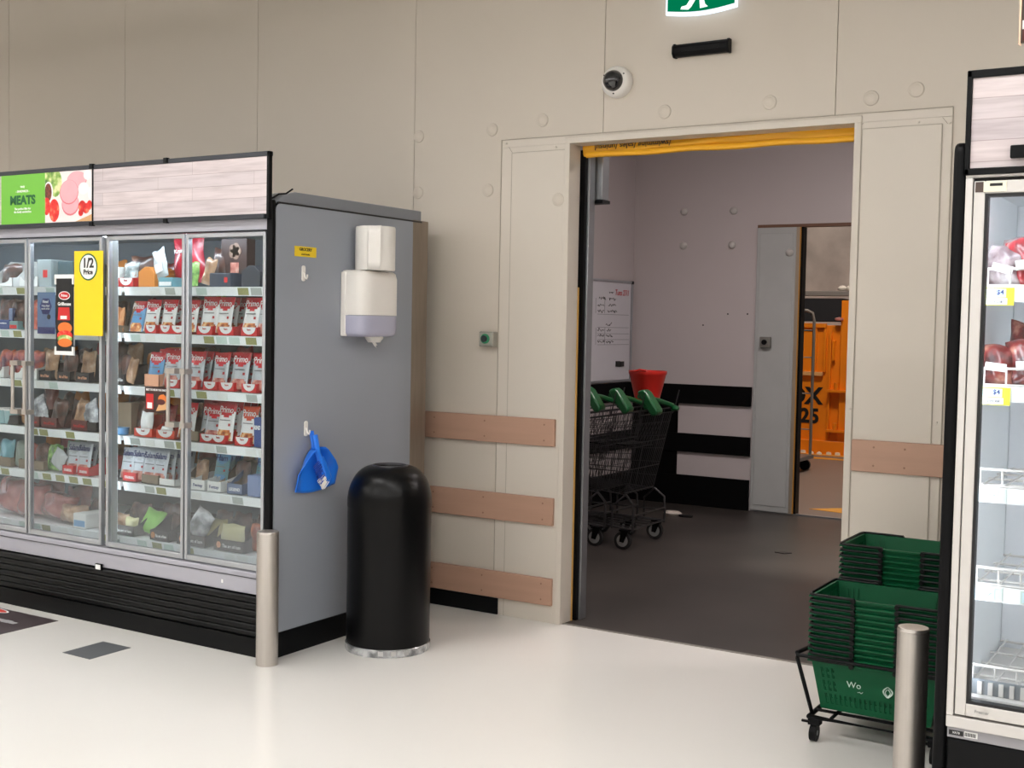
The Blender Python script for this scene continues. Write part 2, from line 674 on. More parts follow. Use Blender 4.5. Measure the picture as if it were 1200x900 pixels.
def curtain(u, v):
    x = OL + 0.012 + (OR_ - OL - 0.02) * u
    a = 2 * PI * v
    rr = 0.043 + 0.004 * math.sin(5 * a + 9 * u) + 0.002 * math.sin(31 * u + 2 * a)
    return (x, WY + 0.150 + rr * math.cos(a), 2.462 + 0.004 * math.sin(3.1 * u) + rr * 0.9 * math.sin(a))


MB().grid(curtain, 60, 30).build('curtain_roll', CURT, gd, angle=80)
bar = MB()
bar.tube([(OL + 0.03 + (OR_ - OL - 0.05) * i / 24, WY + 0.118, 2.432 + 0.003 * math.sin(i * .8)) for i in range(25)], 0.016, 8)
bar.build('hem_fold', CURT, gd)
text("/swimming /sales /uninsul", (OL + 0.30, WY + 0.095, 2.466), 0.042, INK, gd, bold=0.0006, spin=PI, name='curtain_lettering')
p = PY(701, 212, WY + 0.26)
MB().box(p.x - 0.04, p.x + 0.045, WY + 0.225, WY + 0.30, 2.21, 2.47).build('motor_bracket', GALV, gd, bevel=0.006)
MB().cyl((p.x - 0.0, WY + 0.215, 2.21), (p.x - 0.0, WY + 0.215, 2.45), 0.011, n=10).build('cable_conduit', pm('grey_cable', (70, 70, 72), 0.5), gd)
MB().box(p.x - 0.05, p.x + 0.05, WY + 0.22, WY + 0.305, 2.195, 2.212).build('bracket_foot', BLACKM, gd)

# timber bumper boards (each a board screwed to the wall: parts of the wall)
for z0_, z1_ in ((0.924, 1.066), (0.512, 0.656), (0.093, 0.235)):
    for x0, x1 in (((-3.92, -3.064),) if z0_ < 0.9 else ((-3.92, -3.064), (-1.531, -1.06))):
        o = MB().box(x0, x1, WY - 0.026, WY - 0.001, z0_, z1_).build('bumper_board', TIMBER, wall, bevel=0.004)
        for xx in (x0 + 0.1, (x0 + x1) / 2, x1 - 0.06):
            for zz in (z0_ + 0.03, z1_ - 0.03):
                MB().cyl((xx, WY - 0.0268, zz), (xx, WY - 0.024, zz), 0.005, n=8).build('screw', pm('screw_bronze', (140, 104, 84), .5), wall)
st(MB().box(-3.92, -3.40, WY - 0.012, WY - 0.001, 0, 0.087).build('baseboard_back', BLACKM, bevel=0.002), 'black skirting below the lowest bumper board')
# stainless corner guard between the case end and the wall
st(MB().box(-3.80, -3.778, 5.125, 5.262, 0.0, 2.088).build('trim_1', pm('scuffed_stainless', (150, 138, 126), .42, metal=.75, var=.25, scale=3, stretch=(10, 10, 1.2)), bevel=0.003), 'stainless upright guard between case end and wall')

# ------------------------------------------------------------------ shop lamps
LAMPM = em('shop_batten_light', (255, 253, 251), STORE_LAMP)
for i, (x, y) in enumerate([(x, y) for y in (-6.2, -3.0, -0.2, 2.55) for x in (-8.6, -6.2, -3.8, -1.4, 1.0, 3.4)]):
    t = thing('ceiling_batten', (x, y, HC), 'white suspended light batten, %s row from the wall, %s along from the far end' % (('fourth', 'third', 'second', 'first')[i // 6], ('first', 'second', 'third', 'fourth', 'fifth', 'sixth')[i % 6]), 'light', 'ceiling battens above the sales floor')
    MB().box(x - 0.95, x + 0.95, y - 0.09, y + 0.09, HC - 0.96, HC - 0.90).build('housing', WHITEE, t)
    MB().box(x - 0.93, x + 0.93, y - 0.075, y + 0.075, HC - 0.972, HC - 0.961).build('diffuser', LAMPM, t)
    for dx in (-0.7, 0.7):
        MB().cyl((x + dx, y, HC - 0.91), (x + dx, y, HC), 0.004, n=6).build('hanger', CHROME, t)

# ------------------------------------------------------------------ stockroom shell
SX, SY, SH = -4.79, 9.83, 3.4
st(MB().box(SX - 0.1, SX, WY + WT, SY, 0, SH).build('stockroom_left_wall', STOCKW), 'grey stockroom side wall carrying the whiteboard')
DL, DT = -3.629, 2.41
sw = st(MB().prism([(SX - 0.1, 0), (DL, 0), (DL, DT), (-2.15, DT), (-2.15, 0), (2.5, 0), (2.5, SH), (SX - 0.1, SH)], 'y', SY, SY + 0.12).build('stockroom_back_wall', STOCKW, smooth=False), 'grey mauve stockroom rear wall with a dock doorway')
st(MB().box(2.5, 2.6, WY + WT, SY, 0, SH).build('stockroom_right_wall', STOCKW))
st(MB().box(SX - 0.1, 2.6, WY + WT, SY + 0.12, SH, SH + 0.1).build('stockroom_ceiling', STOCKW))
for u, v in ((802, 248), (860, 247), (801, 288), (858, 287)):
    p = PY(u, v, SY)
    MB().lathe([(0.034, 0), (0.033, 0.008), (0.027, 0.02), (0.015, 0.027), (0, 0.029)], n=20).xform(Matrix.Translation((p.x, SY, p.z)) @ Matrix.Rotation(PI / 2, 4, 'X')).build('bolt_cap', pm('bolt_cap_pale', (196, 192, 188), 0.4), sw, angle=60)
for z0_, z1_ in ((0.89, 1.058), (0.466, 0.628), (0.0, 0.261)):
    MB().box(SX + 0.002, DL - 0.015, SY - 0.028, SY - 0.001, z0_, z1_).build('bumper_rail', STOCKB, sw, bevel=0.003)
    MB().box(SX + 0.001, SX + 0.028, 7.9, SY - 0.03, z0_, z1_).build('bumper_rail', STOCKB, sw, bevel=0.003)
MB().box(SX + 0.03, -4.32, SY - 0.016, SY - 0.002, 0.0, 1.05).build('dark_corner_sheet', pm('dark_corner_black', (5, 5, 5), 0.8, spec=0.08), sw)  # added black sheet, stands in for the deep shade of the lower corner
for u, v in ((853, 368), (876, 368), (824, 381)):
    p = PY(u, v, SY)
    MB().cyl((p.x, SY - 0.004, p.z), (p.x, SY, p.z), 0.007, n=8).build('screw_hole', INK, sw)

# dock doorway: pale cover panel, wood edge, rail
dd = st(MB().box(DL, -3.292, SY - 0.022, SY + 0.10, 0.012, 2.405).build('door_2', pm('dock_cover_panel', (176, 178, 177), 0.4, var=0.03), bevel=0.002, seg=1), 'pale grey panel beside the dock doorway')
MB().box(-3.60, -3.315, SY - 0.027, SY - 0.021, 0.06, 2.355).build('inset_plate', pm('dock_cover_panel2', (180, 182, 181), 0.4), dd, bevel=0.002, seg=1)
MB().box(-3.292, -3.262, SY - 0.018, SY + 0.06, 0.01, 2.405).build('aluminium_edge', pm('champagne_edge', (178, 164, 146), 0.4, metal=0.5), dd)
MB().box(-3.262, -3.252, SY - 0.02, SY + 0.06, 0.01, 2.405).build('yellow_edge', pm('ochre_edge', (196, 140, 60), 0.5), dd)
MB().box(-3.252, -3.235, SY - 0.01, SY + 0.08, 0.01, 2.405).build('brush_seal', BLACKP, dd)
MB().box(DL, -2.15, SY - 0.02, SY + 0.05, 2.405, 2.43).build('head_track', pm('rusty_track', (110, 78, 60), 0.6), dd)
MB().box(DL, -2.15, SY - 0.012, SY + 0.03, 0.0, 0.012).build('floor_track', GALV, dd)
p = PY(925, 296, SY - 0.03)
MB().lathe([(0.034, 0), (0.033, 0.008), (0.027, 0.02), (0.015, 0.027), (0, 0.029)], n=20).xform(Matrix.Translation((p.x, SY - 0.021, p.z)) @ Matrix.Rotation(PI / 2, 4, 'X')).build('bolt_cap', MATS['bolt_cap_pale'], dd, angle=60)
p = PY(898, 401, SY - 0.03)
t = thing('lock_box', (p.x, SY - 0.027, p.z), 'small grey lock box on the pale panel beside the dock doorway', 'switch')
MB().box(p.x - 0.045, p.x + 0.045, SY - 0.075, SY - 0.027, p.z - 0.045, p.z + 0.045).build('housing', pm('switch_grey', (118, 116, 110), 0.45), t, bevel=0.006)
MB().cyl((p.x + 0.0, SY - 0.09, p.z), (p.x + 0.0, SY - 0.075, p.z), 0.022, n=14).build('knob', BLACKP, t)

# stockroom lamp
STKM = em('stockroom_batten_light', (255, 245, 241), STOCK_LAMP)
for x, y in ((-2.6, 7.2), (0.4, 7.2)):
    t = thing('stockroom_batten', (x, y, SH), 'plain light batten under the stockroom ceiling, ' + ('behind the doorway' if x < 0 else 'away from the doorway'), 'light', 'stockroom battens')
    MB().box(x - 0.6, x + 0.6, y - 0.07, y + 0.07, SH - 0.07, SH).build('housing', WHITEE, t)
    MB().box(x - 0.58, x + 0.58, y - 0.055, y + 0.055, SH - 0.082, SH - 0.071).build('diffuser', STKM, t)

# ------------------------------------------------------------------ dock beyond
st(MB().box(-9, 2.5, 16.0, 16.2, 0, 5.0).build('dock_back_wall', ramp_mat('stained_concrete', [(0.3, (150, 142, 140)), (0.55, (204, 196, 193)), (0.75, (224, 217, 213))], 1.3, 0.8, 9)), 'stained concrete dock wall behind the orange compactor')
st(MB().box(-9.1, -9, 9.95, 16.2, 0, 5).build('dock_left_wall', STORE_W))
st(MB().box(2.5, 2.6, 9.95, 16.2, 0, 5).build('dock_right_wall', STORE_W))
st(MB().box(-9, 2.5, 9.95, 16.2, 5.0, 5.1).build('dock_ceiling', CEILM))
t = thing('dock_light', (-3.6, 12.6, 5.0), 'bright dock light panel hidden above the dock doorway', 'light')
MB().box(-4.4, -2.8, 12.3, 12.9, 4.92, 5.0).build('housing', WHITEE, t)
MB().box(-4.35, -2.85, 12.35, 12.85, 4.908, 4.919).build('diffuser', em('dock_lamp', (255, 240, 222), DOCK_LAMP), t)
MARK = pm('floor_marking_yellow', (226, 160, 50), 0.6, var=0.2, scale=14)
for k in range(2):
    o = MB().box(-6.2, -3.4, 14.35 + 0.42 * k, 14.5 + 0.42 * k, 0.0, 0.004).build('trim_%d' % (k + 2), MARK)
    st(o, ('nearer' if k == 0 else 'farther') + ' yellow line painted on the dock floor before the compactor')
o = MB().prism([(-3.25, 10.25), (-2.4, 10.1), (-2.4, 10.75), (-2.75, 10.75)], 'z', 0.0, 0.004).build('trim_4', MARK)
st(o, 'yellow hazard patch on the dock floor inside the doorway')

ORA = pm('compactor_orange', (242, 138, 18), 0.45, var=0.08, scale=3)
CY = 15.0
cp = thing('waste_compactor', (-5.2, CY, 0), 'orange steel waste compactor with black lettering out on the dock', 'compactor')
b = MB()
b.box(-6.4, -4.42, CY, CY + 0.85, 0.05, 1.62)
b.build('body', ORA, cp, bevel=0.01)
MB().box(-6.4, -4.31, CY - 0.09, CY + 0.5, 0.0, 0.17).build('skid', ORA, cp, bevel=0.006)
MB().box(-4.415, -4.26, CY - 0.05, CY + 0.7, 0.12, 1.93).build('corner_post', ORA, cp, bevel=0.012)
MB().box(-6.3, -4.63, CY - 0.05, CY, 0.98, 1.03).build('sill_rail', pm('dusty_orange', (224, 170, 110), 0.7), cp, bevel=0.004)
MB().box(-6.3, -4.6, CY - 0.04, CY, 1.585, 1.64).build('upper_rail', ORA, cp, bevel=0.004)
for x in (-4.615, -4.735, -5.1, -5.5, -5.9):
    MB().box(x - 0.015, x + 0.015, CY - 0.03, CY, 1.03, 1.585).build('stiffener', ORA, cp, bevel=0.003)
MB().box(-4.56, -4.53, CY - 0.04, CY, 0.2, 1.55).build('stiffener', ORA, cp, bevel=0.003)
for zz in (0.80, 0.30):
    h = MB()
    h.box(-4.55, -4.30, CY - 0.12, CY, zz - 0.015, zz + 0.015)
    h.cyl((-4.44, CY - 0.08, zz), (-4.44, CY - 0.08, zz + 0.1), 0.03, n=10)
    h.build('hinge_bracket', ORA, cp)
MB().tube([(-4.50, CY - 0.01, 1.18), (-4.50, CY - 0.05, 1.18), (-4.50, CY - 0.05, 1.42), (-4.50, CY - 0.01, 1.42)], 0.018, 6).build('handle', ORA, cp)
MB().box(-6.4, -4.42, CY - 0.03, CY + 0.4, 1.665, 1.955).build('cover_sheet', pm('dark_tarpaulin', (27, 29, 36), 0.8, bump=0.3, bscale=20), cp, bevel=0.01)
MB().box(-6.4, -4.2, CY - 0.06, CY + 0.06, 1.985, 2.045).build('top_beam', pm('grey_beam', (128, 124, 122), 0.5), cp, bevel=0.005)
text('BOX', (-4.945, CY - 0.006, 0.715), 0.29, INK, cp, bold=0.010, name='lettering')
text('25', (-4.79, CY - 0.006, 0.462), 0.25, INK, cp, bold=0.009, name='lettering')
for i, (u, v) in enumerate(((985, 340), (994, 343))):
    p = PY(u, v, 14.9)
    sc = MB().lathe([(0.0, 0), (0.05, 0.01), (0.06, 0.035), (0.03, 0.065), (0, 0.07)], (p.x, 14.98, 2.046), n=9)
    tag(sc.build('paper_scrap', WHITEP, loc=(p.x, 14.98, 2.046)), ('crumpled pale paper scrap on the compactor beam, ' + ('nearer the dark sheet' if i == 0 else 'nearer the doorway jamb')), 'scrap', 'scraps on the compactor')
p = PY(984, 374, 14.95)
tag(MB().lathe([(0.0, 0), (0.05, 0.008), (0.055, 0.03), (0, 0.045)], (p.x, 14.93, p.z - 0.02), n=9).build('pink_scrap', pm('pink_scrap', (216, 150, 150), 0.6), loc=(p.x, 14.93, p.z - 0.02)), 'pinkish scrap stuck on the lower corner of the dark cover sheet', 'scrap')
for i in range(7):
    x = -5.05 + 0.11 * i
    r_ = random.Random(i)
    o = MB().lathe([(0.0, 0), (0.035, 0.004), (0.03, 0.02 + 0.02 * r_.random()), (0, 0.04)], (x, 14.86 + 0.05 * r_.random(), 0.0), n=7, sy=.6).build('litter_scrap', WHITEP, loc=(x, 14.9, 0))
    tag(o, 'scrap of pale litter below the orange compactor, %s along from the cage' % ('first', 'second', 'third', 'fourth', 'fifth', 'sixth', 'seventh')[i], 'scrap', 'litter below the compactor')

# roll cage by the dock doorway
rc = thing('roll_cage', (-4.2, 12.75, 0), 'grey tubular roll cage standing in the dock doorway', 'trolley')
f = MB()
for yy in (12.55, 13.15):
    f.tube([(-4.95, yy, 0.17), (-4.95, yy, 1.70), (-4.90, yy, 1.77), (-4.26, yy, 1.77), (-4.20, yy, 1.74), (-4.18, yy, 1.66), (-4.18, yy, 0.17)], 0.017, 8)
    for zz in (0.45, 0.85, 1.25, 1.55):
        f.tube([(-4.95, yy, zz), (-4.18, yy, zz)], 0.008, 6)
f.build('side_frame', pm('cage_steel', (150, 146, 142), 0.4, metal=0.6), rc)
MB().box(-4.98, -4.15, 12.52, 13.18, 0.13, 0.17).build('base', GALV, rc)
for x in (-4.88, -4.22):
    for yy in (12.6, 13.1):
        MB().cyl((x, yy - 0.02, 0.06), (x, yy + 0.02, 0.06), 0.06, n=14).build('wheel', BLACKP, rc)

# ================================================================== DISPLAY CASE (left)
CX0, CX1 = -7.26, -3.815       # case inside run
case = thing('refrigerated_display_case', (-5.5, 4.6, 0), 'long grey glass-door chiller case of sliced meats along the wall', 'fridge')
# carcass
k = MB()
k.box(CX0, CX1, 4.90, 5.12, 0.0, 2.06)          # rear
k.box(CX0, CX1, 4.13, 4.95, 1.985, 2.06)        # roof
k.box(CX0, CX1, 4.13, 4.95, 0.10, 0.40)         # floor tub
k.box(CX0 - 0.03, CX0, 4.08, 5.12, 0.0, 2.06)
k.build('carcass', CASEIN, case, smooth=False)
MB().box(CX0, CX1, 4.072, 4.135, 1.955, 2.008).build('header_rail', GREYC, case, bevel=0.004)
MB().box(CX0, CX1, 4.066, 4.072, 1.952, 1.957).build('header_black_strip', BLACKM, case)  # thin black strip along the lower edge of the header rail
MB().box(CX0, CX1 + 0.0, 4.058, 4.14, 0.292, 0.392).build('lower_fascia', GREYC, case, bevel=0.004)
MB().box(CX0, CX1, 4.054, 4.0585, 0.366, 0.3685).build('fascia_joint', INK, case)
for i in range(6):                                # ribbed bumper: separate extruded rails
    zt = 0.287 - i * 0.033
    yy = 4.046 + 0.004 * i
    MB().prism([(yy, zt - 0.030), (yy - 0.006, zt - 0.022), (yy - 0.006, zt - 0.006), (yy, zt), (4.12, zt), (4.12, zt - 0.030)], 'x', CX0, CX1 - 0.004).build('bumper_rib', BLACKG, case)
MB().box(CX0, CX1 - 0.004, 4.066, 4.12, 0.0, 0.088).build('kick_plate', BLACKM, case)
MB().box(CX0, CX1 - 0.004, 4.06, 4.075, 0.083, 0.089).build('kick_lip', BLACKG, case)
# small plate & sticker on the fascia
a = PY(118, 664, 4.05)
pl = MB().box(a.x - 0.025, a.x + 0.02, 4.036, 4.046, a.z - 0.016, a.z + 0.016).build('rating_plate', BLACKM, case)
MB().box(a.x - 0.02, a.x + 0.015, 4.034, 4.0365, a.z - 0.012, a.z + 0.012).build('rating_label', INKW, pl)
a = PY(260, 681, 4.055)
MB().box(a.x - 0.006, a.x + 0.006, 4.0565, 4.0585, a.z - 0.008, a.z + 0.008).build('white_sticker', INKW, case)
# end panel facing the bin
EX = -3.776


def rrect(y0, y1, z0, z1, r, corners):
    pts = []
    for (cy, cz, a0, on) in ((y0 + r, z0 + r, PI, corners[0]), (y1 - r, z0 + r, 1.5 * PI, corners[1]), (y1 - r, z1 - r, 0, corners[2]), (y0 + r, z1 - r, 0.5 * PI, corners[3])):
        if on:
            for i in range(7):
                a_ = a0 + i * PI / 12
                pts.append((cy + r * math.cos(a_), cz + r * math.sin(a_)))
        else:
            pts.append((cy + (-r if a0 in (PI, .5 * PI) else r), cz + (-r if a0 in (PI, 1.5 * PI) else r)))
    return pts


MB().prism(rrect(4.088, 5.125, 0.0, 2.080, 0.035, (0, 0, 0, 1)), 'x', CX1, EX - 0.003).build('end_core', BLACKP, case, bevel=0.006)
MB().prism(rrect(4.089, 5.122, 0.116, 2.076, 0.03, (0, 0, 0, 1)), 'x', EX - 0.004, EX).build('end_laminate', GREYL, case)
MB().prism(rrect(4.064, 4.086, 0.0, 2.09, 0.012, (0, 0, 0, 1)), 'x', CX1 + 0.003, EX + 0.001).build('edge_bumper', BLACKP, case, bevel=0.006, seg=3)
MB().box(EX - 0.004, EX + 0.003, 4.082, 5.122, 0.0, 0.113).build('end_skirting', BLACKM, case)
cpn = MB().prism([(4.10, 2.082), (5.20, 2.082), (5.20, 2.138), (4.22, 2.138), (4.14, 2.118)], 'x', CX0, EX - 0.004).build('top_cap', CAPG, case, bevel=0.004)
MB().box(EX - 0.006, EX + 0.001, 4.10, 5.2, 2.076, 2.084).build('cap_black_line', INK, case)  # thin black strip below the top cap
MB().tube([(-3.80, 4.07, 2.09), (-3.79, 4.12, 2.12), (-3.785, 4.16, 2.125), (-3.78, 4.2, 2.15)], 0.004, 6).build('loose_cable', BLACKP, case)

# header sign light box
SZ0, SZ1 = 2.006, 2.303
MB().box(CX0, EX - 0.012, 4.052, 4.062, 2.012, 2.298).build('sign_box', BLACKM, case)
MB().box(CX0, EX, 4.040, 4.066, 2.281, SZ1).build('sign_top_rail', pm('charcoal_rail', (44, 47, 54), 0.4), case, bevel=0.003)
MB().box(CX0, EX - 0.03, 4.040, 4.066, SZ0 - 0.002, 2.026).build('sign_bottom_rail', MATS['charcoal_rail'], case, bevel=0.003)
MB().box(EX - 0.016, EX, 4.040, 4.062, SZ0, SZ1).build('sign_end_rail', BLACKM, case, bevel=0.003)
for xx in (-4.955, -4.43, -5.99):
    MB().box(xx - 0.012, xx + 0.012, 4.032, 4.05, SZ1 - 0.02, SZ1 + 0.004).build('rail_clip', BLACKM, case)
    MB().box(xx - 0.012, xx + 0.012, 4.032, 4.05, SZ0 - 0.006, SZ0 + 0.014).build('rail_clip', BLACKM, case)
for x0, x1 in ((CX0 + 0.01, -6.63), (-6.62, -5.676), (-4.948, EX - 0.018)):
    MB().box(x0, x1, 4.044, 4.0515, 2.026, 2.281).build('sign_panel', WOODP, case)
MB().box(-4.956, -4.949, 4.040, 4.051, 2.02, 2.285).build('sign_divider', BLACKM, case)
sg = MB().box(-5.673, -5.318, 4.043, 4.0515, 2.026, 2.281).build('sign_panel', pm('fresh_green_print', (112, 184, 62), 0.45, var=0.02), case)
sg['label'] = 'bright green panel lettered for sandwich meats'
DKG = pm('deep_green_print', (16, 92, 48), 0.5)
cx = -5.497
text('MEATS', (cx, 4.0425, 2.147), 0.062, DKG, sg, bold=0.0030, width=0.205)
text('tasty', (cx, 4.0425, 2.219), 0.018, INKW, sg, bold=0.0003)
text('- SANDWICH -', (cx, 4.0425, 2.194), 0.0165, INKW, sg, bold=0.0005)
text('The perfect filler for', (cx, 4.0425, 2.104), 0.016, INKW, sg, bold=0.0003)
text('the family sandwiches', (cx, 4.0425, 2.088), 0.016, INKW, sg, bold=0.0003)
pc = MB().box(-5.317, -4.957, 4.043, 4.0515, 2.026, 2.281).build('sign_panel', pm('white_board_print', (238, 228, 226), 0.45), case)
pc['label'] = 'printed food photograph of ham slices and tomatoes'


def flat(cx, cz, rx, rz, n=20, y=4.0424, lo=0, hi=2 * PI, tilt=0.0):
    pts = []
    for i in range(n):
        a_ = lo + (hi - lo) * i / (n - (0 if hi - lo > 6.2 else 1))
        dx, dz = rx * math.cos(a_), rz * math.sin(a_)
        px, pz = cx + dx * math.cos(tilt) - dz * math.sin(tilt), cz + dx * math.sin(tilt) + dz * math.cos(tilt)
        pts.append((min(-4.958, max(-5.316, px)), y, min(2.281, max(2.026, pz))))
    return pts


HAM = pm('ham_pink_print', (238, 172, 180), 0.5, var=0.08, scale=20)
HAMR = pm('ham_rim_print', (220, 120, 128), 0.5)
TOM = ramp_mat('tomato_print', [(0.35, (196, 24, 22)), (0.55, (232, 50, 40)), (0.7, (248, 150, 110))], 30, 0.5)
LEAF = ramp_mat('salad_print', [(0.35, (70, 120, 50)), (0.5, (150, 186, 90)), (0.65, (226, 226, 170))], 26, 0.5)
OLV = ramp_mat('relish_print', [(0.35, (70, 26, 18)), (0.6, (128, 62, 40))], 50, 0.5)
pr = MB()
lay = [(-5.29, 2.25, .06, .05, 3), (-5.235, 2.225, .05, .07, 3), (-5.29, 2.18, .036, .055, 7), (-5.292, 2.18, .028, .046, 4), (-5.305, 2.11, .03, .045, 2), (-5.245, 2.087, .04, .058, 2), (-5.185, 2.13, .0, .0, 0),
       (-5.12, 2.115, .066, .058, 6), (-5.12, 2.12, .062, .054, 5), (-5.07, 2.235, .075, .042, 6), (-5.07, 2.238, .072, .04, 5), (-5.13, 2.175, .072, .062, 6), (-5.13, 2.178, .068, .058, 5), (-5.02, 2.19, .04, .03, 7), (-5.03, 2.10, .028, .03, 2), (-5.0, 2.09, .026, .026, 2), (-4.975, 2.105, .02, .024, 2), (-5.04, 2.07, .018, .018, 2), (-4.99, 2.255, .03, .025, 7), (-4.97, 2.165, .018, .03, 7)]
for i, (ax_, az_, rx_, rz_, mi_) in enumerate(lay):
    if rx_:
        pr.poly(flat(ax_, az_, rx_, rz_, y=4.0427 - 0.00006 * i), mi_)
pr.poly([(-5.08, 4.0415, 2.026), (-4.957, 4.0415, 2.026), (-4.957, 4.0415, 2.06)], 8)
pr.build('food_print', [HAM, HAM, TOM, LEAF, OLV, HAM, HAMR, INKW, pm('board_print', (206, 160, 110), 0.5)], pc, recalc=False, smooth=False)

# doors
DOORS = [(-7.23, -6.665), (-6.655, -6.09), (-6.07, -5.505), (-5.495, -4.922), (-4.888, -4.340), (-4.330, -3.823)]
DZ0, DZ1 = 0.398, 1.950
handles = {}
for i, (x0, x1) in enumerate(DOORS):
    s_ = 0.018
    fr = MB()
    fr.box(x0, x0 + s_, 4.072, 4.098, DZ0, DZ1).box(x1 - s_, x1, 4.072, 4.098, DZ0, DZ1)
    fr.box(x0 + s_, x1 - s_, 4.072, 4.098, DZ1 - 0.02, DZ1).box(x0 + s_, x1 - s_, 4.072, 4.098, DZ0, DZ0 + 0.026)
    d = fr.build('door', ALU, case, bevel=0.002, seg=1)
    MB().box(x0 + s_, x1 - s_, 4.080, 4.086, DZ0 + 0.026, DZ1 - 0.02).build('door_glass', CASEPANE, d)
    hx = x1 - 0.028 if i % 2 == 0 else x0 + 0.028
    hm = MB()
    zt, zb = 1.300, 1.045
    hx2 = hx - 0.03 if i % 2 == 0 else hx + 0.0
    hm.tube([(hx2, 4.03, zb), (hx2, 4.03, zt)], 0.009, 8)
    hm.box(min(hx2, hx) - 0.012, max(hx2, hx) + 0.02, 4.022, 4.074, zt - 0.012, zt + 0.012)
    hm.box(min(hx2, hx) - 0.012, max(hx2, hx) + 0.02, 4.022, 4.074, zb - 0.012, zb + 0.012)
    hm.build('door_handle', STEEL, d)
# mullion posts behind the door pairs + their lamps
CLED = em('case_led_light', (236, 246, 255), CASE_LED)
MLED = em('case_mullion_light', (236, 246, 255), CASE_LED * 0.35)
for xm in (-6.08, -4.905, CX1 - 0.014, -7.245):
    MB().box(xm - 0.016, xm + 0.016, 4.10, 4.15, 0.40, 1.96).build('mullion', pm('mullion_grey', (150, 154, 154), 0.4), case, bevel=0.003)
    MB().box(xm - 0.006, xm + 0.006, 4.151, 4.157, 0.46, 1.92).build('led_strip', MLED, case)
for x0, x1 in ((-7.2, -6.12), (-6.04, -4.94), (-4.87, -3.86)):
    MB().box(x0, x1, 4.14, 4.165, 1.955, 1.967).build('led_strip', CLED, case)
MB().box(CX0, CX1, 4.884, 4.90, 0.40, 1.985).build('rear_duct', pm('rear_duct_grey', (112, 122, 130), 0.5, var=0.04), case)

# shelves with ticket lips
LEV = [1.705, 1.472, 1.204, 0.948, 0.712, 0.440]
YL = 4.19
TK = [pm('ticket_white', (232, 234, 230), 0.5), pm('ticket_olive', (150, 150, 96), 0.5), pm('ticket_mint', (196, 214, 206), 0.5), pm('ticket_grey', (170, 176, 170), 0.5)]
rt = random.Random(3)
for li, z in enumerate(LEV):
    for x0, x1 in ((-7.22, -6.09), (-6.07, -4.918), (-4.892, -3.835)):
        yl = YL if li < 5 else 4.165
        sh = MB().box(x0, x1, yl + 0.006, 4.882, z - 0.026, z - 0.004).build('shelf', SHELFW, case, smooth=False)
        MB().prism([(yl + 0.004, z - 0.044), (yl + 0.007, z - 0.044), (yl + 0.007, z - 0.001), (yl - 0.004, z - 0.001)], 'x', x0, x1).build('ticket_lip', SHELFW, sh)
        if x1 < -6.0:
            continue
        x = x0 + 0.05
        while x < x1 - 0.08:
            if rt.random() < 0.62:
                wv = 0.068
                tk = MB()
                tk.prism([(yl + 0.0025, z - 0.040), (yl + 0.003, z - 0.040), (yl - 0.0042, z - 0.006), (yl - 0.005, z - 0.006)], 'x', x, x + wv)
                o = tk.build('price_ticket', TK[rt.choice((0, 0, 1, 1, 2, 3))], sh, recalc=True)
            x += 0.068 + rt.choice((0.015, 0.04, 0.07))

# ---- goods -------------------------------------------------------------------
PRED = pm('pouch_red', (196, 22, 34), 0.3, var=0.05, coat=0.3)
PRED2 = pm('pouch_crimson', (168, 20, 36), 0.3, coat=0.3)
PWHITE = pm('pouch_white', (226, 226, 224), 0.3, coat=0.3)
PGREY = pm('pouch_silver', (176, 180, 184), 0.28, metal=0.3, coat=0.3)
PBLUE = pm('pouch_blue', (92, 150, 196), 0.3, coat=0.3)
PORG = ramp_mat('food_photo_orange', [(0.35, (150, 72, 36)), (0.5, (216, 130, 60)), (0.62, (240, 206, 150)), (0.75, (120, 140, 60))], 40, 0.4, coat=0.3)
PHAM = ramp_mat('food_photo_ham', [(0.35, (156, 70, 62)), (0.55, (206, 136, 120)), (0.75, (226, 196, 176))], 30, 0.4, coat=0.3)
PTEAL = pm('pouch_teal', (100, 150, 160), 0.3, coat=0.3)
CARDB = pm('cardboard_brown', (158, 108, 60), 0.8, var=0.08)
CARDD = pm('cardboard_dull', (128, 112, 92), 0.8, var=0.08)
CARDO = pm('carton_orange', (196, 120, 40), 0.7, var=0.06)
CARDW = pm('carton_white', (226, 226, 222), 0.6)
CARDP = pm('carton_peach', (240, 176, 140), 0.6)
CARDK = pm('carton_black', (34, 30, 32), 0.6)
CARDM = pm('carton_maroon', (88, 36, 34), 0.6)
CARDR = pm('carton_red', (200, 40, 40), 0.55)
CARDT = pm('carton_teal', (110, 146, 146), 0.6)
CARDBL = pm('carton_blue', (52, 74, 130), 0.6)
CARDST = ramp_mat('carton_blue_stripe', [(0.42, (70, 84, 130)), (0.5, (140, 156, 190))], 60, 0.6, kind='wave')
MEATB = ramp_mat('vacuum_meat', [(0.3, (96, 34, 32)), (0.55, (146, 66, 60)), (0.75, (196, 128, 118))], 9, 0.22, 6, coat=0.6)
TANB = ramp_mat('tan_meat_bag', [(0.3, (110, 76, 52)), (0.55, (176, 138, 104)), (0.72, (222, 200, 172))], 14, 0.25, 5, coat=0.5)
SILB = ramp_mat('silver_bag', [(0.35, (96, 98, 102)), (0.5, (170, 172, 176)), (0.62, (238, 240, 242))], 16, 0.18, 5, coat=0.5)
DARKB = ramp_mat('dark_bag', [(0.35, (40, 26, 24)), (0.6, (92, 56, 44)), (0.8, (170, 120, 90))], 22, 0.3, 4, coat=0.4)
REDB = ramp_mat('crimson_bag', [(0.4, (166, 16, 40)), (0.6, (208, 34, 62))], 8, 0.25, coat=0.4)
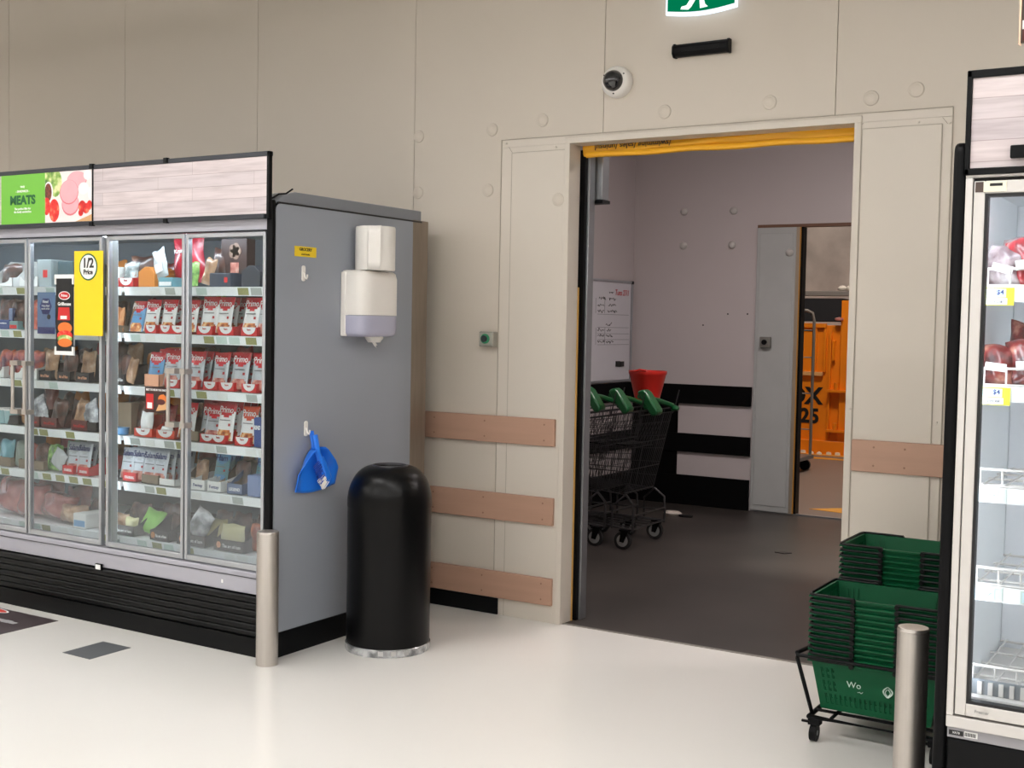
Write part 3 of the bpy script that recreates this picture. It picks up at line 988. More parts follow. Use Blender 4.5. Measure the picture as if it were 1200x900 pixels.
GREENB = ramp_mat('green_bag', [(0.4, (70, 110, 50)), (0.55, (130, 176, 84)), (0.7, (206, 216, 170))], 25, 0.35, coat=0.3)
LIMEB = pm('lime_pack', (130, 196, 66), 0.35, coat=0.3)
NAVYP = pm('navy_print', (40, 48, 110), 0.5)
CLEARP = pm('clear_film', (186, 190, 190), 0.15, coat=0.6, var=0.1, scale=30)

ORDW = ['first', 'second', 'third', 'fourth', 'fifth', 'sixth', 'seventh', 'eighth', 'ninth', 'tenth', 'eleventh', 'twelfth', 'thirteenth', 'fourteenth', 'fifteenth', 'sixteenth', 'seventeenth', 'eighteenth', 'nineteenth', 'twentieth']
SHN = ['top shelf', 'second shelf', 'third shelf', 'fourth shelf', 'fifth shelf', 'bottom deck']
PROTO = {}


def pouch_mesh(style):
    """Stand-up pouch: pillow of film with domed header colour, body and printed food photo. Origin at the bottom centre, faces -y."""
    w_, h_, top, body, photo = style
    t_ = 0.02
    b = MB()

    def side(sgn):
        def fn(u, v):
            e = (1 - (2 * u - 1) ** 4) * (1 - abs(2 * v - 1) ** 5)
            pinch = 1 - 0.05 * math.sin(PI * v)
            return (w_ * (u - .5) * pinch, sgn * (0.0015 + t_ * .5 * e * (0.75 + .25 * math.sin(6 * u + 3 * v))), h_ * v)
        return fn

    def mi(u, v):
        if v > 0.62 + 0.18 * (2 * u - 1) ** 2:
            return 0
        if v < 0.30 - 0.12 * (2 * u - 1) ** 2 and abs(u - .5) < .42:
            return 2
        return 1
    b.grid(side(-1), 12, 18, mi)
    b.grid(side(1), 6, 8, 1)
    return b


def add_pouch(key, style, word, wcol=INKW, name='meat_pouch'):
    if key in PROTO:
        return PROTO[key]
    o = pouch_mesh(style).build(name, [style[2], style[3], style[4]], recalc=False, angle=80)
    if word:
        tx = text(word, (0, -0.0125, style[1] * 0.81), 0.044, wcol, o, bold=0.0, name='lettering', shear=0.1, width=style[0] * 0.80)
        MB().prism([(-style[0] * .3, style[1] * .52), (style[0] * .3, style[1] * .52), (style[0] * .3, style[1] * .545), (-style[0] * .3, style[1] * .545)], 'y', -0.0125, -0.0115).build('variety_line', pm('variety_grey', (120, 116, 118), 0.5), o)
        MB().box(style[0] * .22, style[0] * .34, -0.0118, -0.0108, style[1] * .38, style[1] * .45).build('seal_print', pm('variety_red', (176, 40, 40), 0.5), o)
    PROTO[key] = o
    return o


def bag_mesh(w_, h_, t_, seed, ruff=0.12, crimp=True):
    rd = random.Random(seed)
    ph = [rd.random() * 6 for _ in range(6)]
    b = MB()

    def side(sgn):
        def fn(u, v):
            e = max(0.0, (1 - (2 * u - 1) ** 2)) ** .5 * max(0.0, (1 - abs(2 * v - 1) ** (4 if crimp else 2))) ** .6
            wob = 1 + ruff * math.sin(9 * u + ph[0]) * math.sin(7 * v + ph[1]) + ruff * .7 * math.sin(17 * u + 11 * v + ph[2])
            wx = 1 + 0.05 * math.sin(9 * v + ph[3])
            return (w_ * (u - .5) * wx, sgn * (0.001 + .5 * t_ * e * wob), h_ * v * (1 + 0.03 * math.sin(8 * u + ph[4])))
        return fn
    b.grid(side(-1), 14, 14).grid(side(1), 8, 8)
    return b


def carton_mesh(w_, d_, hf, hb, cut=0.0):
    """Shelf-ready tray: base, low front lip, side walls rising to the back, back wall."""
    b = MB()
    e = 0.003
    b.box(-w_ / 2, w_ / 2, 0, d_, 0, e)
    if cut:
        n = 8
        pts = [(-w_ / 2, 0), (w_ / 2, 0), (w_ / 2, hf)] + [(w_ * .36 * math.cos(PI * i / n), hf - cut * math.sin(PI * i / n)) for i in range(n + 1)] + [(-w_ / 2, hf)]
        b.prism(pts, 'y', 0, e)
    else:
        b.box(-w_ / 2, w_ / 2, 0, e, 0, hf)
    for sx in (-1, 1):
        xa = sx * w_ / 2
        b.prism([(0, 0), (d_, 0), (d_, hb), (d_ * .55, hb), (d_ * .12, hf * 1.05), (0, hf)], 'x', xa - sx * e, xa)
    b.box(-w_ / 2, w_ / 2, d_ - e, d_, 0, hb)
    return b


def semi(w_, h_, mt, parent, word=None):
    n = 14
    pts = [(w_ * .40 * math.cos(PI + PI * i / n), h_ - 0.0005 + h_ * .82 * math.sin(PI + PI * i / n)) for i in range(n + 1)]
    o = MB().prism(pts, 'y', -0.0012, 0.0).build('label_half_disc', mt, parent)
    if word:
        text(word, (0, -0.0018, h_ * .72), h_ * .34, pm('variety_red', (176, 40, 40), 0.5), parent, bold=0.0002)
    return o


def XS(level, u):
    v0, v1 = [(339, 342), (391, 400), (447, 467), (501, 532), (551, 590), (608, 655)][level]
    return PY(u, v0 + (v1 - v0) * u / 310, 4.24).x


def door_of(u):
    return 'leftmost door' if u < 29 else 'yellow-sign door' if u < 124 else 'third door' if u < 212 else 'end door'


CNT = {}
PEND = []


def place(o, lvl, u, y, lean, desc, cat, group, rz=0.0, z=0.0, behind=None):
    o.location = (XS(lvl, u), y, LEV[lvl] + 0.0005 + z)
    o.rotation_euler = (-lean, 0, rz)
    PEND.append((o, lvl, u, y, desc, cat, group))
    return o


def finish_labels():
    rows = {}
    for it in PEND:
        o, lvl, u, y, desc, cat, group = it
        rows.setdefault((desc, lvl, door_of(u)), []).append(it)
    for (desc, lvl, dn), its in rows.items():
        fronts = sorted([i for i in its if i[3] < 4.265], key=lambda i: i[2])
        backs = sorted([i for i in its if i[3] >= 4.265], key=lambda i: (round(i[2] / 4), i[3]))
        for lst, back in ((fronts, False), (backs, True)):
            n = len(lst)
            for k_, it in enumerate(lst):
                if n == 1:
                    pos = ' in the rear row' if back else ''
                else:
                    pos = (' ' if not back else ' of rear row, ') + ORDW[k_] + ' from left'
                tag(it[0], f"{desc}{pos}, {SHN[lvl]}, {dn}", it[5], it[6])


STY = {
    'red': (0.108, 0.175, PRED, PWHITE, PORG), 'red_grey': (0.108, 0.175, PRED, PGREY, PHAM), 'red_blue': (0.108, 0.17, PRED, PBLUE, PORG),
    'orange': (0.108, 0.175, pm('pouch_orange', (206, 70, 30), 0.3, coat=.3), PWHITE, PORG), 'grey': (0.10, 0.16, PGREY, pm('pouch_pale_silver', (190, 196, 202), .3, coat=.2), PHAM), 'blue': (0.10, 0.15, PBLUE, PTEAL, PBLUE),
    'green': (0.10, 0.16, pm('pouch_sage', (140, 156, 136), 0.3, coat=.3), PGREY, PHAM)}
WORD = {'red': 'Primo', 'red_grey': 'Primo', 'red_blue': 'Primo', 'orange': 'Primo', 'grey': 'Salami', 'blue': 'Ham', 'green': None}
DESC = {'red': 'red-topped white meat pouch', 'red_grey': 'red-topped silver meat pouch', 'red_blue': 'red-topped blue meat pouch', 'orange': 'orange-topped meat pouch', 'grey': 'silver and white meat pouch', 'blue': 'pale blue meat pouch', 'green': 'sage green meat pouch'}
LAST = {}


def pouches(lvl, sty, us, depth=3, z=0.012, dy=0.045, rz=0.0, y0=4.235, lean=0.2, sc=1.0):
    for u in us:
        for k_ in range(depth):
            pr_ = add_pouch(sty, STY[sty], WORD[sty], NAVYP if sty in ('grey', 'blue') else INKW)
            if sty in LAST:
                o = copy_tree(pr_)
            else:
                o = pr_
                LAST[sty] = True
            rr = random.Random(hash((lvl, int(u), k_)) & 0xffff)
            place(o, lvl, u + (rr.random() - .5) * 4 * (k_ > 0), y0 + k_ * dy, lean + 0.05 * (rr.random() - .5), DESC[sty], 'meat pack', DESC[sty] + 'es in the chiller case', rz + 0.12 * (rr.random() - .5), z)
            o.scale = (sc, sc, sc * (1 + 0.03 * (rr.random() - .5)))


def trays(lvl, us, w_, col, desc, d_=0.24, hf=0.042, hb=0.10, word=None, disc=None, lab=None, labcol=INKW, cut=0.0, y0=4.215, emblem=None):
    first = None
    for u in us:
        if first is None:
            o = carton_mesh(w_, d_, hf, hb, cut).build('shelf_tray', col, smooth=False)
            if disc:
                semi(w_, hf, disc, o, word)
            elif lab:
                text(lab, (0 if not emblem else w_ * .1, -0.0008, hf * .45), hf * .42, labcol, o, bold=0.0002, width=w_ * (.62 if emblem else .7))
            if emblem:
                e = MB()
                for q in range(6):
                    e.cyl((-w_ * .33 + 0.008 * math.cos(q * PI / 3), -0.001, hf * .5 + 0.010 * math.sin(q * PI / 3)), (-w_ * .33 + 0.008 * math.cos(q * PI / 3), 0.0, hf * .5 + 0.010 * math.sin(q * PI / 3)), 0.007, n=8)
                e.build('rose_emblem', emblem, o)
            first = o
        else:
            o = copy_tree(first)
        place(o, lvl, u, y0, 0, desc, 'tray', desc + 's on the ' + SHN[lvl])


def bag(lvl, u, w_, h_, t_, mt, desc, seed, y=4.25, lean=0.12, rz=0.0, z=0.004, band=None, word=None, wmt=INKW, wsize=0.03, roll=0.0):
    o = bag_mesh(w_, h_, t_, seed).build('food_bag', mt, recalc=False, angle=80)
    if band:
        MB().box(-w_ * .3, w_ * .3, -t_ * .56 - 0.001, -t_ * .56, h_ * .18, h_ * .5).build('label_sticker', band, o)
    if word:
        text(word, (0, -t_ * .58 - 0.002, h_ * .68), wsize, wmt, o, bold=0.0004, width=w_ * .6)
    place(o, lvl, u, y, lean, desc, 'food pack', None, rz, z + .5 * w_ * math.sin(abs(roll)))
    o.rotation_euler.y = roll
    return o


def carton(lvl, u, w_, d_, h_, mt, desc, y=4.22, rz=0.0, z=0.0, word=None, wmt=INKW, band=None, lean=0.0, name='carton', gable=0.0):
    b = MB()
    if gable:
        b.prism([(-w_ / 2, 0), (w_ / 2, 0), (w_ / 2, h_ * .7), (w_ * .15, h_), (-w_ * .1, h_), (-w_ / 2, h_ * .75)], 'y', 0, d_)
    else:
        b.box(-w_ / 2, w_ / 2, 0, d_, 0, h_)
    o = b.build(name, mt, smooth=False, bevel=0.002, seg=1)
    MB().box(-w_ / 2 + .004, w_ / 2 - .004, 0.004, d_ * .5, h_ - (0 if not gable else h_ * .35), h_ + 0.0015 - (0 if not gable else h_ * .35)).build('lid_flap', mt, o)
    if band:
        MB().box(-w_ * .42, w_ * .42, -0.0012, 0, h_ * .12, h_ * .55).build('front_print', band, o)
    if word:
        text(word, (0, -0.002, h_ * .66), h_ * .2, wmt, o, bold=0.0004, width=w_ * .75)
    place(o, lvl, u, y, lean, desc, 'carton', None, rz, z)
    return o


# top shelf
trays(0, [6, ], 0.20, CARDW, 'white cut-front carton of dark packs', hf=0.05, hb=0.145, cut=0.03)
bag(0, 6, 0.16, 0.12, 0.05, DARKB, 'dark meat pack inside white carton', 1, y=4.28, z=0.01)
trays(0, [38], 0.16, CARDW, 'small white cut-front carton', hf=0.055, hb=0.14, cut=0.03)
carton(0, 55, 0.11, 0.16, 0.145, pm('carton_silver', (150, 160, 160), 0.5), 'grey silver carton with a red print', band=None, word=None)
MB().box(-0.005, 0.03, -0.0015, 0, 0.05, 0.09).build('red_print', CARDR, PEND[-1][0])
carton(0, 80, 0.12, 0.16, 0.135, pm('carton_dark_teal', (60, 82, 88), 0.5), 'dark teal carton')
carton(0, 105, 0.10, 0.16, 0.12, CARDK, 'black carton behind the yellow sign')
carton(0, 139, 0.05, 0.12, 0.10, CARDW, 'narrow white carton edge-on')
trays(0, [152], 0.115, CARDR, 'red tray with white half-disc front', disc=PWHITE, word='ham', hf=0.045, hb=0.09)
bag(0, 152, 0.10, 0.115, 0.04, ramp_mat('clear_food', [(0.4, (120, 130, 130)), (0.55, (186, 196, 196)), (0.66, (140, 90, 40))], 20, 0.2, coat=.5), 'clear-windowed pack standing in a red tray', 5, y=4.245, z=0.012)
bag(0, 148, 0.20, 0.16, 0.05, DARKB, 'long brown pack lying behind the clear pack', 31, y=4.34, z=0.004)
carton(0, 175, 0.115, 0.15, 0.10, CARDO, 'orange brown open carton', gable=0.3)
carton(0, 198, 0.10, 0.14, 0.045, PTEAL, 'low pale blue carton', y=4.215, band=PWHITE)
bag(0, 190, 0.09, 0.15, 0.03, CLEARP, 'clear film pack leaning by crimson bag', 8, y=4.245, z=0.03, lean=0.1, roll=-0.35, band=PWHITE)
bag(0, 205, 0.21, 0.245, 0.07, REDB, 'large crimson snack bag', 9, y=4.34, lean=0.08, roll=-0.12, word='Kranskys')
bag(0, 226, 0.07, 0.12, 0.03, GREENB, 'green and white pack', 11, y=4.24)
bag(0, 243, 0.07, 0.13, 0.03, TANB, 'tan pack leaning beside the green pack', 12, y=4.235, roll=0.2)
bag(0, 246, 0.10, 0.19, 0.04, DARKB, 'dark glossy pack behind the tan', 13, y=4.30)
o = carton(0, 263, 0.17, 0.06, 0.235, pm('dark_brown_print', (62, 40, 36), 0.4), 'tall dark brown pack with rose print', y=4.30)
e = MB()
for q in range(5):
    e.cyl((0.01 + 0.02 * math.cos(q * 1.256), -0.002, 0.175 + 0.02 * math.sin(q * 1.256)), (0.01 + 0.02 * math.cos(q * 1.256), -0.0005, 0.175 + 0.02 * math.sin(q * 1.256)), 0.022, n=10)
e.build('rose_print', pm('rose_taupe', (140, 112, 96), 0.5), o)
MB().box(-0.02, 0.035, -0.002, -0.0005, 0.07, 0.12).build('meat_print', PHAM, o)
carton(0, 262, 0.14, 0.10, 0.065, pm('slate_carton', (52, 58, 70), 0.5), 'low slate carton before the brown pack', y=4.215)
MB().box(0.03, 0.05, -0.0015, 0, 0.02, 0.045).build('red_print', CARDR, PEND[-1][0])
carton(0, 297, 0.12, 0.20, 0.10, pm('charcoal_carton', (40, 44, 52), 0.5), 'charcoal carton with peaked lid', gable=0.4)

# second shelf
for q, u in enumerate((6, 20)):
    bag(1, u, 0.13, 0.165, 0.05, DARKB, 'dark brown meat bag', 20 + q, y=4.27 - .02)
carton(1, 8, 0.13, 0.05, 0.05, CARDBL, 'low navy carton with white lettering', y=4.205, word='Twin')
carton(1, 16, 0.03, 0.16, 0.115, CARDST, 'blue striped carton seen edge-on', y=4.22)
carton(1, 22, 0.07, 0.10, 0.045, CARDT, 'low teal and red carton', y=4.205, band=CARDR)
bag(1, 40, 0.075, 0.16, 0.035, ramp_mat('coral_pack', [(0.4, (170, 70, 50)), (0.55, (210, 110, 90)), (0.7, (180, 190, 180))], 20, 0.3), 'coral and silver meat pack', 23, y=4.24)
bag(1, 100, 0.14, 0.16, 0.05, DARKB, 'dark meat bag behind the yellow sign', 24, y=4.26)
bag(1, 139, 0.075, 0.125, 0.05, ramp_mat('apricot_pack', [(0.4, (214, 120, 60)), (0.6, (240, 176, 120))], 10, 0.35), 'apricot coloured dip pack', 25, y=4.235, band=DARKB)
carton(1, 139, 0.075, 0.12, 0.035, CARDD, 'low olive tray under the apricot pack', y=4.205)
carton(1, 158, 0.20, 0.25, 0.15, CARDO, 'tall tan carton wall behind the blue pouch', y=4.50)
bag(1, 152, 0.035, 0.15, 0.02, TANB, 'narrow cream pack beside the blue pouch', 27, y=4.25, roll=0.15)
pouches(1, 'red_blue', [160], 3, z=0.006, lean=0.22, sc=0.95)
MB()
trays(1, [181, 198], 0.082, CARDR, 'red tray with white half-disc front', disc=PWHITE, word='ham')
pouches(1, 'red', [177, 197, 222], 3, sc=.92)
trays(1, [244, 269, 296, 213], 0.105, CARDR, 'red tray with white half-disc front, wide', disc=PWHITE, word='ham')
pouches(1, 'red', [245, 262], 4)
pouches(1, 'red', [293], 4)
pouches(1, 'red_grey', [310], 2)
bag(1, 226, 0.06, 0.10, 0.03, GREENB, 'green pack in the rear row', 28, y=4.42, z=.11)

# third shelf
for q, u in enumerate((4, 18, 38)):
    bag(2, u, 0.12, 0.15, 0.05, ramp_mat('red_purple_pack', [(0.38, (80, 40, 60)), (0.52, (150, 60, 56)), (0.66, (206, 110, 60))], 16, 0.3, coat=.4), 'red and purple film pack', 40 + q, y=4.26)
trays(2, [2, 24, 40], 0.11, CARDW, 'white cut-front tray', hf=0.06, hb=0.10, cut=0.03)
for q, u in enumerate((58, 80, 101)):
    bag(2, u, 0.10, 0.16, 0.05, TANB if q != 1 else DARKB, ('tan' if q != 1 else 'brown') + ' sausage bag with crimped top', 44 + q, y=4.25)
trays(2, [57, 79, 101], 0.10, CARDK, 'black tray with pale lettering', hf=0.052, hb=0.09, lab='Art of Ham', labcol=CARDP)
bag(2, 75, 0.30, 0.12, 0.06, DARKB, 'long dark meat pack behind black trays', 48, y=4.45, z=.02)
trays(2, [144], 0.085, CARDK, 'black tray with white edge', hf=0.055, hb=0.10, lab='Art of Ham')
bag(2, 143, 0.08, 0.15, 0.04, DARKB, 'dark pack in a black tray', 50, y=4.245)
bag(2, 153, 0.06, 0.13, 0.04, TANB, 'cream sausage bag with twisted top', 51, y=4.235, roll=.2)
carton(2, 160, 0.15, 0.2, 0.19, CARDO, 'tall tan carton wall behind the sausage bag', y=4.52)
bag(2, 166, 0.075, 0.14, 0.035, TANB, 'tan sausage bag with silver top', 52, y=4.31)
trays(2, [182], 0.105, CARDP, 'peach coloured tray', hf=0.062, hb=0.09)
pouches(2, 'red_blue', [181], 2, z=0.006)
pouches(2, 'red', [188], 2, z=.02, y0=4.25)
pouches(2, 'red_grey', [201, 228], 3)
trays(2, [206, 228, 250, 270, 296], 0.095, CARDR, 'red tray with white half-disc front', disc=PWHITE, word='ham')
pouches(2, 'red_grey', [257, 280, 304], 4)

# fourth shelf
for q, u in enumerate((3, 14)):
    tb = MB().lathe([(0.0, 0), (0.045, 0), (0.052, 0.075), (0.0, 0.075)], n=20).build('deli_tub', pm('teal_tub', (150, 180, 182), 0.35))
    MB().lathe([(0.0, 0.075), (0.055, 0.075), (0.055, 0.084), (0.0, 0.084)], n=20).build('lid', WHITEP, tb)
    place(tb, 3, u, 4.255, 0, 'pale teal deli tub with white lid', 'tub', 'deli tubs')
carton(3, 20, 0.10, 0.15, 0.05, CARDK, 'low black carton beside the teal tubs', y=4.21)
for q, u in enumerate((50, 66, 92, 108)):
    bag(3, u, 0.105, 0.145, 0.05, (SILB, DARKB, TANB, SILB)[q], ('silver', 'dark brown', 'tan', 'silver')[q] + ' film meat pack leaning', 60 + q, y=4.245, roll=(-.5, .2, .3, -.3)[q])
trays(3, [42, 62, 97], 0.125, CARDM, 'maroon tray with faint red lettering', hf=0.055, hb=0.08, lab='Art of Ham', labcol=CARDR)
trays(3, [112], 0.07, CARDK, 'black tray', hf=0.05, hb=0.08)
carton(3, 142, 0.10, 0.14, 0.16, CARDD, 'olive brown carton', y=4.26)
tb = MB().lathe([(0.0, 0), (0.04, 0), (0.045, 0.03), (0.0, 0.03)], n=20).build('deli_tub', PBLUE)
MB().lathe([(0.0, 0.03), (0.048, 0.03), (0.048, 0.036), (0, 0.036)], n=20).build('lid', PBLUE, tb)
place(tb, 3, 142, 4.235, 0, 'flat blue lidded tub', 'tub', None)
trays(3, [172, 198], 0.13, pm('carton_vermilion', (206, 66, 36), 0.55), 'vermilion tray with white half-disc front', disc=PWHITE, word='beef')
bag(3, 172, 0.085, 0.115, 0.03, PWHITE, 'white pouch standing in a vermilion tray', 66, y=4.235, z=0.01)
bag(3, 196, 0.08, 0.05, 0.03, PWHITE, 'low white pouch in a vermilion tray', 67, y=4.235, z=0.01)
pouches(3, 'red', [218], 1)
pouches(3, 'red_grey', [238], 4, y0=4.27)
trays(3, [226], 0.13, CARDD, 'brown cardboard tray with high sides', hf=0.05, hb=0.12)
pouches(3, 'red_grey', [249], 3)
pouches(3, 'red', [263], 4, z=.016, sc=1.05)
pouches(3, 'orange', [290], 4)
trays(3, [247, 260, 288], 0.10, CARDR, 'red tray with white half-disc front', disc=PWHITE, word='ham')
carton(3, 306, 0.05, 0.12, 0.14, CARDBL, 'blue carton at the end of the shelf', y=4.215, word='RIND')

# fifth shelf
for q, u in enumerate((6, 24, 48, 62)):
    bag(4, u, 0.115, 0.14, 0.045, (PTEAL, pm('grey_green_pack', (126, 136, 126), 0.4), DARKB, GREENB)[q], ('teal', 'grey green', 'dark', 'green')[q] + ' film pack', 70 + q, y=4.25)
trays(4, [10, 34, 48], 0.11, CARDD, 'dull grey cardboard tray', hf=0.05, hb=0.10)
pouches(4, 'grey', [86, 98], 4, z=.01)
pouches(4, 'green', [80], 2, y0=4.25)
trays(4, [84, 102], 0.085, CARDR, 'red tray lettered for sausage', hf=0.045, hb=0.09, lab='STRASBURG')
bag(4, 68, 0.10, 0.10, 0.04, CLEARP, 'clear film pack slumped against a tray', 75, y=4.225, roll=.5)
carton(4, 136, 0.07, 0.12, 0.045, CARDK, 'low black carton', y=4.205)
pouches(4, 'grey', [150, 163, 176, 188], 5, z=.012, y0=4.23)
trays(4, [156], 0.10, CARDR, 'red tray lettered for sausage', hf=0.045, hb=0.09, lab='STRASBURG')
trays(4, [180], 0.12, CARDD, 'brown cardboard tray with high sides', hf=0.045, hb=0.12)
trays(4, [200], 0.11, CARDW, 'plain white cut-front tray', hf=0.035, hb=0.09)
pouches(4, 'blue', [247, 296], 3, z=.03, y0=4.30)
trays(4, [236, 255], 0.09, CARDW, 'white tray with purple oval label', hf=0.05, hb=0.075, lab='Fettay', labcol=NAVYP)
trays(4, [220, 262], 0.10, CARDD, 'brown cardboard tray with high sides', hf=0.05, hb=0.13, y0=4.26)
trays(4, [279], 0.10, pm('carton_slate_blue', (96, 110, 140), 0.6), 'slate blue tray lettered in white', hf=0.05, hb=0.12, lab='LEGEND')
carton(4, 302, 0.08, 0.2, 0.10, CARDST, 'blue striped carton', y=4.21)

# bottom deck
for q, (u, ww, hh) in enumerate(((10, 0.26, 0.19), (36, 0.22, 0.17), (64, 0.24, 0.14), (84, 0.18, 0.10))):
    bag(5, u, ww, hh, 0.14, MEATB if q < 3 else TANB, ('large vacuum-packed ham' if q < 3 else 'tan vacuum-packed joint') + '', 80 + q, y=4.25, lean=0.35, roll=(0.1, -.1, .1, 0)[q])
carton(5, 104, 0.10, 0.15, 0.075, CARDW, 'white and pale blue carton', y=4.18, band=PBLUE)
trays(5, [153], 0.185, CARDK, 'black tray with rose emblem', hf=0.05, hb=0.11, lab='The art of ham', emblem=CARDP, y0=4.18)
trays(5, [197], 0.13, CARDK, 'black tray with rose emblem', hf=0.05, hb=0.11, lab='The art of ham', emblem=CARDO, y0=4.18)
bag(5, 158, 0.09, 0.085, 0.03, pm('cream_pack', (206, 200, 150), .4, coat=.3), 'cream pack standing in a black tray', 84, y=4.215)
bag(5, 170, 0.13, 0.125, 0.04, LIMEB, 'lime green pack', 85, y=4.25, roll=.15, lean=.5)
bag(5, 150, 0.15, 0.14, 0.06, DARKB, 'dark meat pack with small emblem', 86, y=4.32)
bag(5, 200, 0.10, 0.12, 0.05, DARKB, 'dark meat pack with small emblem', 87, y=4.29)
trays(5, [234, 278], 0.195, CARDK, 'black tray with rose emblem', hf=0.055, hb=0.12, lab='The art of ham', emblem=CARDP, y0=4.18)
bag(5, 228, 0.12, 0.15, 0.06, SILB, 'shiny silver meat bag', 88, y=4.24, roll=.5)
bag(5, 240, 0.17, 0.13, 0.05, pm('kraft_pack', (172, 160, 110), .5, var=.1), 'kraft coloured pack in a black tray', 89, y=4.26, lean=.4)
bag(5, 275, 0.15, 0.12, 0.04, pm('kraft_pack2', (186, 180, 140), .5, var=.1), 'pale kraft pack in a black tray', 90, y=4.22)
bag(5, 300, 0.10, 0.13, 0.04, ramp_mat('rust_pack', [(0.4, (120, 50, 30)), (0.6, (190, 100, 60))], 14, .35), 'rust coloured pack beside the pale kraft pack', 91, y=4.25)
for q, u in enumerate((240, 262, 288, 176, 186)):
    bag(5, u, 0.11, 0.15, 0.05, DARKB, 'dark brown pack with clear top', 92 + q, y=4.36)
rk_ = random.Random(21)
REARM = [(DARKB, 'dark brown'), (TANB, 'tan'), (MEATB, 'red brown'), (CARDO, 'amber'), (DARKB, 'dark brown'), (PRED2, 'crimson')]
for lv in range(5):
    for q, u in enumerate(range(6, 300, 21)):
        hh = (0.13, 0.16, 0.18, 0.18, 0.17)[lv] * (0.85 + 0.3 * rk_.random())
        if lv == 0 and u > 180:
            continue
        mt_, nm_ = REARM[rk_.randrange(6)]
        if lv in (1, 2) and u > 200:
            mt_, nm_ = (PRED2, 'crimson') if rk_.random() < .6 else (DARKB, 'dark brown')
        bag(lv, u + 4 * rk_.random(), 0.115, hh, 0.05, mt_, nm_ + ' film pack', 300 + lv * 20 + q, y=4.50 + .03 * rk_.random(), lean=.1, roll=.15 * (rk_.random() - .5))
# more goods in the near rows where the case is fullest
for lv, u, ww, hh, mt_, nm_, yy in ((1, 56, .09, .15, DARKB, 'brown sliced meat pack', 4.25), (1, 72, .09, .15, MEATB, 'red brown sliced meat pack', 4.25), (1, 86, .09, .16, TANB, 'tan sliced meat pack', 4.26),
                                    (3, 28, .09, .13, TANB, 'pale tan meat pack', 4.25), (3, 80, .10, .15, DARKB, 'dark brown meat pack', 4.30), (3, 152, .09, .16, DARKB, 'dark brown meat pack', 4.31), (3, 185, .09, .16, MEATB, 'red brown meat pack', 4.30),
                                    (4, 36, .10, .13, MEATB, 'red brown meat pack', 4.26), (4, 14, .10, .13, DARKB, 'dark brown meat pack', 4.31), (4, 226, .08, .13, TANB, 'tan meat pack', 4.30), (4, 268, .09, .14, DARKB, 'dark brown meat pack', 4.33),
                                    (5, 140, .12, .09, TANB, 'tan meat pack', 4.24), (5, 60, .20, .16, MEATB, 'red brown meat pack', 4.42), (5, 20, .22, .18, MEATB, 'red brown meat pack', 4.44), (5, 95, .16, .12, DARKB, 'dark brown meat pack', 4.36)):
    bag(lv, u, ww, hh, .045, mt_, nm_, 500 + lv * 31 + u, y=yy, lean=.15, roll=.2 * (rk_.random() - .5))
finish_labels()

# ---- signs fixed to the case doors
pt = thing('price_sign', (-4.987, 4.06, 1.455), 'tall yellow half price sign on the chiller case door', 'sign')
MB().box(-5.094, -4.882, 4.046, 4.050, 1.455, 1.878).build('card', YELLOWP, pt)
e = MB()
e.cyl((-4.987, 4.0448, 1.798), (-4.987, 4.0458, 1.798), 0.068, n=36)
e.build('green_ring', DKG, pt)
MB().cyl((-4.987, 4.0440, 1.798), (-4.987, 4.0447, 1.798), 0.060, n=36).build('white_disc', INKW, pt)
text('1/2', (-4.987, 4.0436, 1.816), 0.066, INK, pt, bold=0.0022)
text('Price', (-4.987, 4.0436, 1.772), 0.034, INK, pt, bold=0.0012)
MB().box(-5.08, -4.90, 4.050, 4.0715, 1.82, 1.86).build('fixing_tab', CLEARP, pt)

ps = thing('burger_poster_strip', (-5.186, 4.06, 1.35), 'narrow black burger poster strip in a clear holder on case door', 'poster')
MB().box(-5.25, -5.12, 4.058, 4.062, 1.36, 1.745).build('print_card', INK, ps)
MB().box(-5.25, -5.12, 4.0625, 4.0715, 1.40, 1.70).build('fixing_pad', CLEARP, ps)
for z0_, z1_, za, zb_ in ((1.352, 1.372, 1.372, 1.395), (1.742, 1.762, 1.712, 1.742)):
    MB().box(-5.258, -5.112, 4.054, 4.064, z0_, z1_).box(-5.258, -5.247, 4.054, 4.064, za, zb_).box(-5.123, -5.112, 4.054, 4.064, za, zb_).build('corner_clip', INKW, ps)


def disc_y(cx, cz, rx, rz, y, n=20):
    return [(cx + rx * math.cos(2 * PI * i / n), y, cz + rz * math.sin(2 * PI * i / n)) for i in range(n)]


d_ = MB()
yb = 4.0574
d_.poly(disc_y(-5.185, 1.655, .045, .022, yb), 3)
d_.poly(disc_y(-5.185, 1.655, .040, .018, yb - .0002), 1)
d_.poly([(-5.236, yb, 1.53), (-5.14, yb, 1.53), (-5.146, yb, 1.595), (-5.23, yb, 1.595)], 1)
d_.poly([(-5.215, yb - .0002, 1.535), (-5.165, yb - .0002, 1.535), (-5.165, yb - .0002, 1.552), (-5.215, yb - .0002, 1.552)], 3)
d_.poly(disc_y(-5.18, 1.49, .055, .03, yb - .0003), 2)
d_.poly(disc_y(-5.18, 1.452, .06, .026, yb - .0004), 4)
d_.poly(disc_y(-5.18, 1.435, .058, .02, yb - .0005), 5)
d_.poly(disc_y(-5.18, 1.415, .055, .022, yb - .0006), 2)
d_.build('burger_print', [INK, CARDR, pm('bun_orange', (224, 120, 50), .5), INKW, TOM, LEAF], ps, recalc=False, smooth=False)
text('Grillhouse', (-5.185, 4.0571, 1.612), 0.024, INKW, ps, bold=.0004, width=.10)
text('Primo', (-5.185, 4.0569, 1.655), 0.02, INKW, ps, bold=.0004)

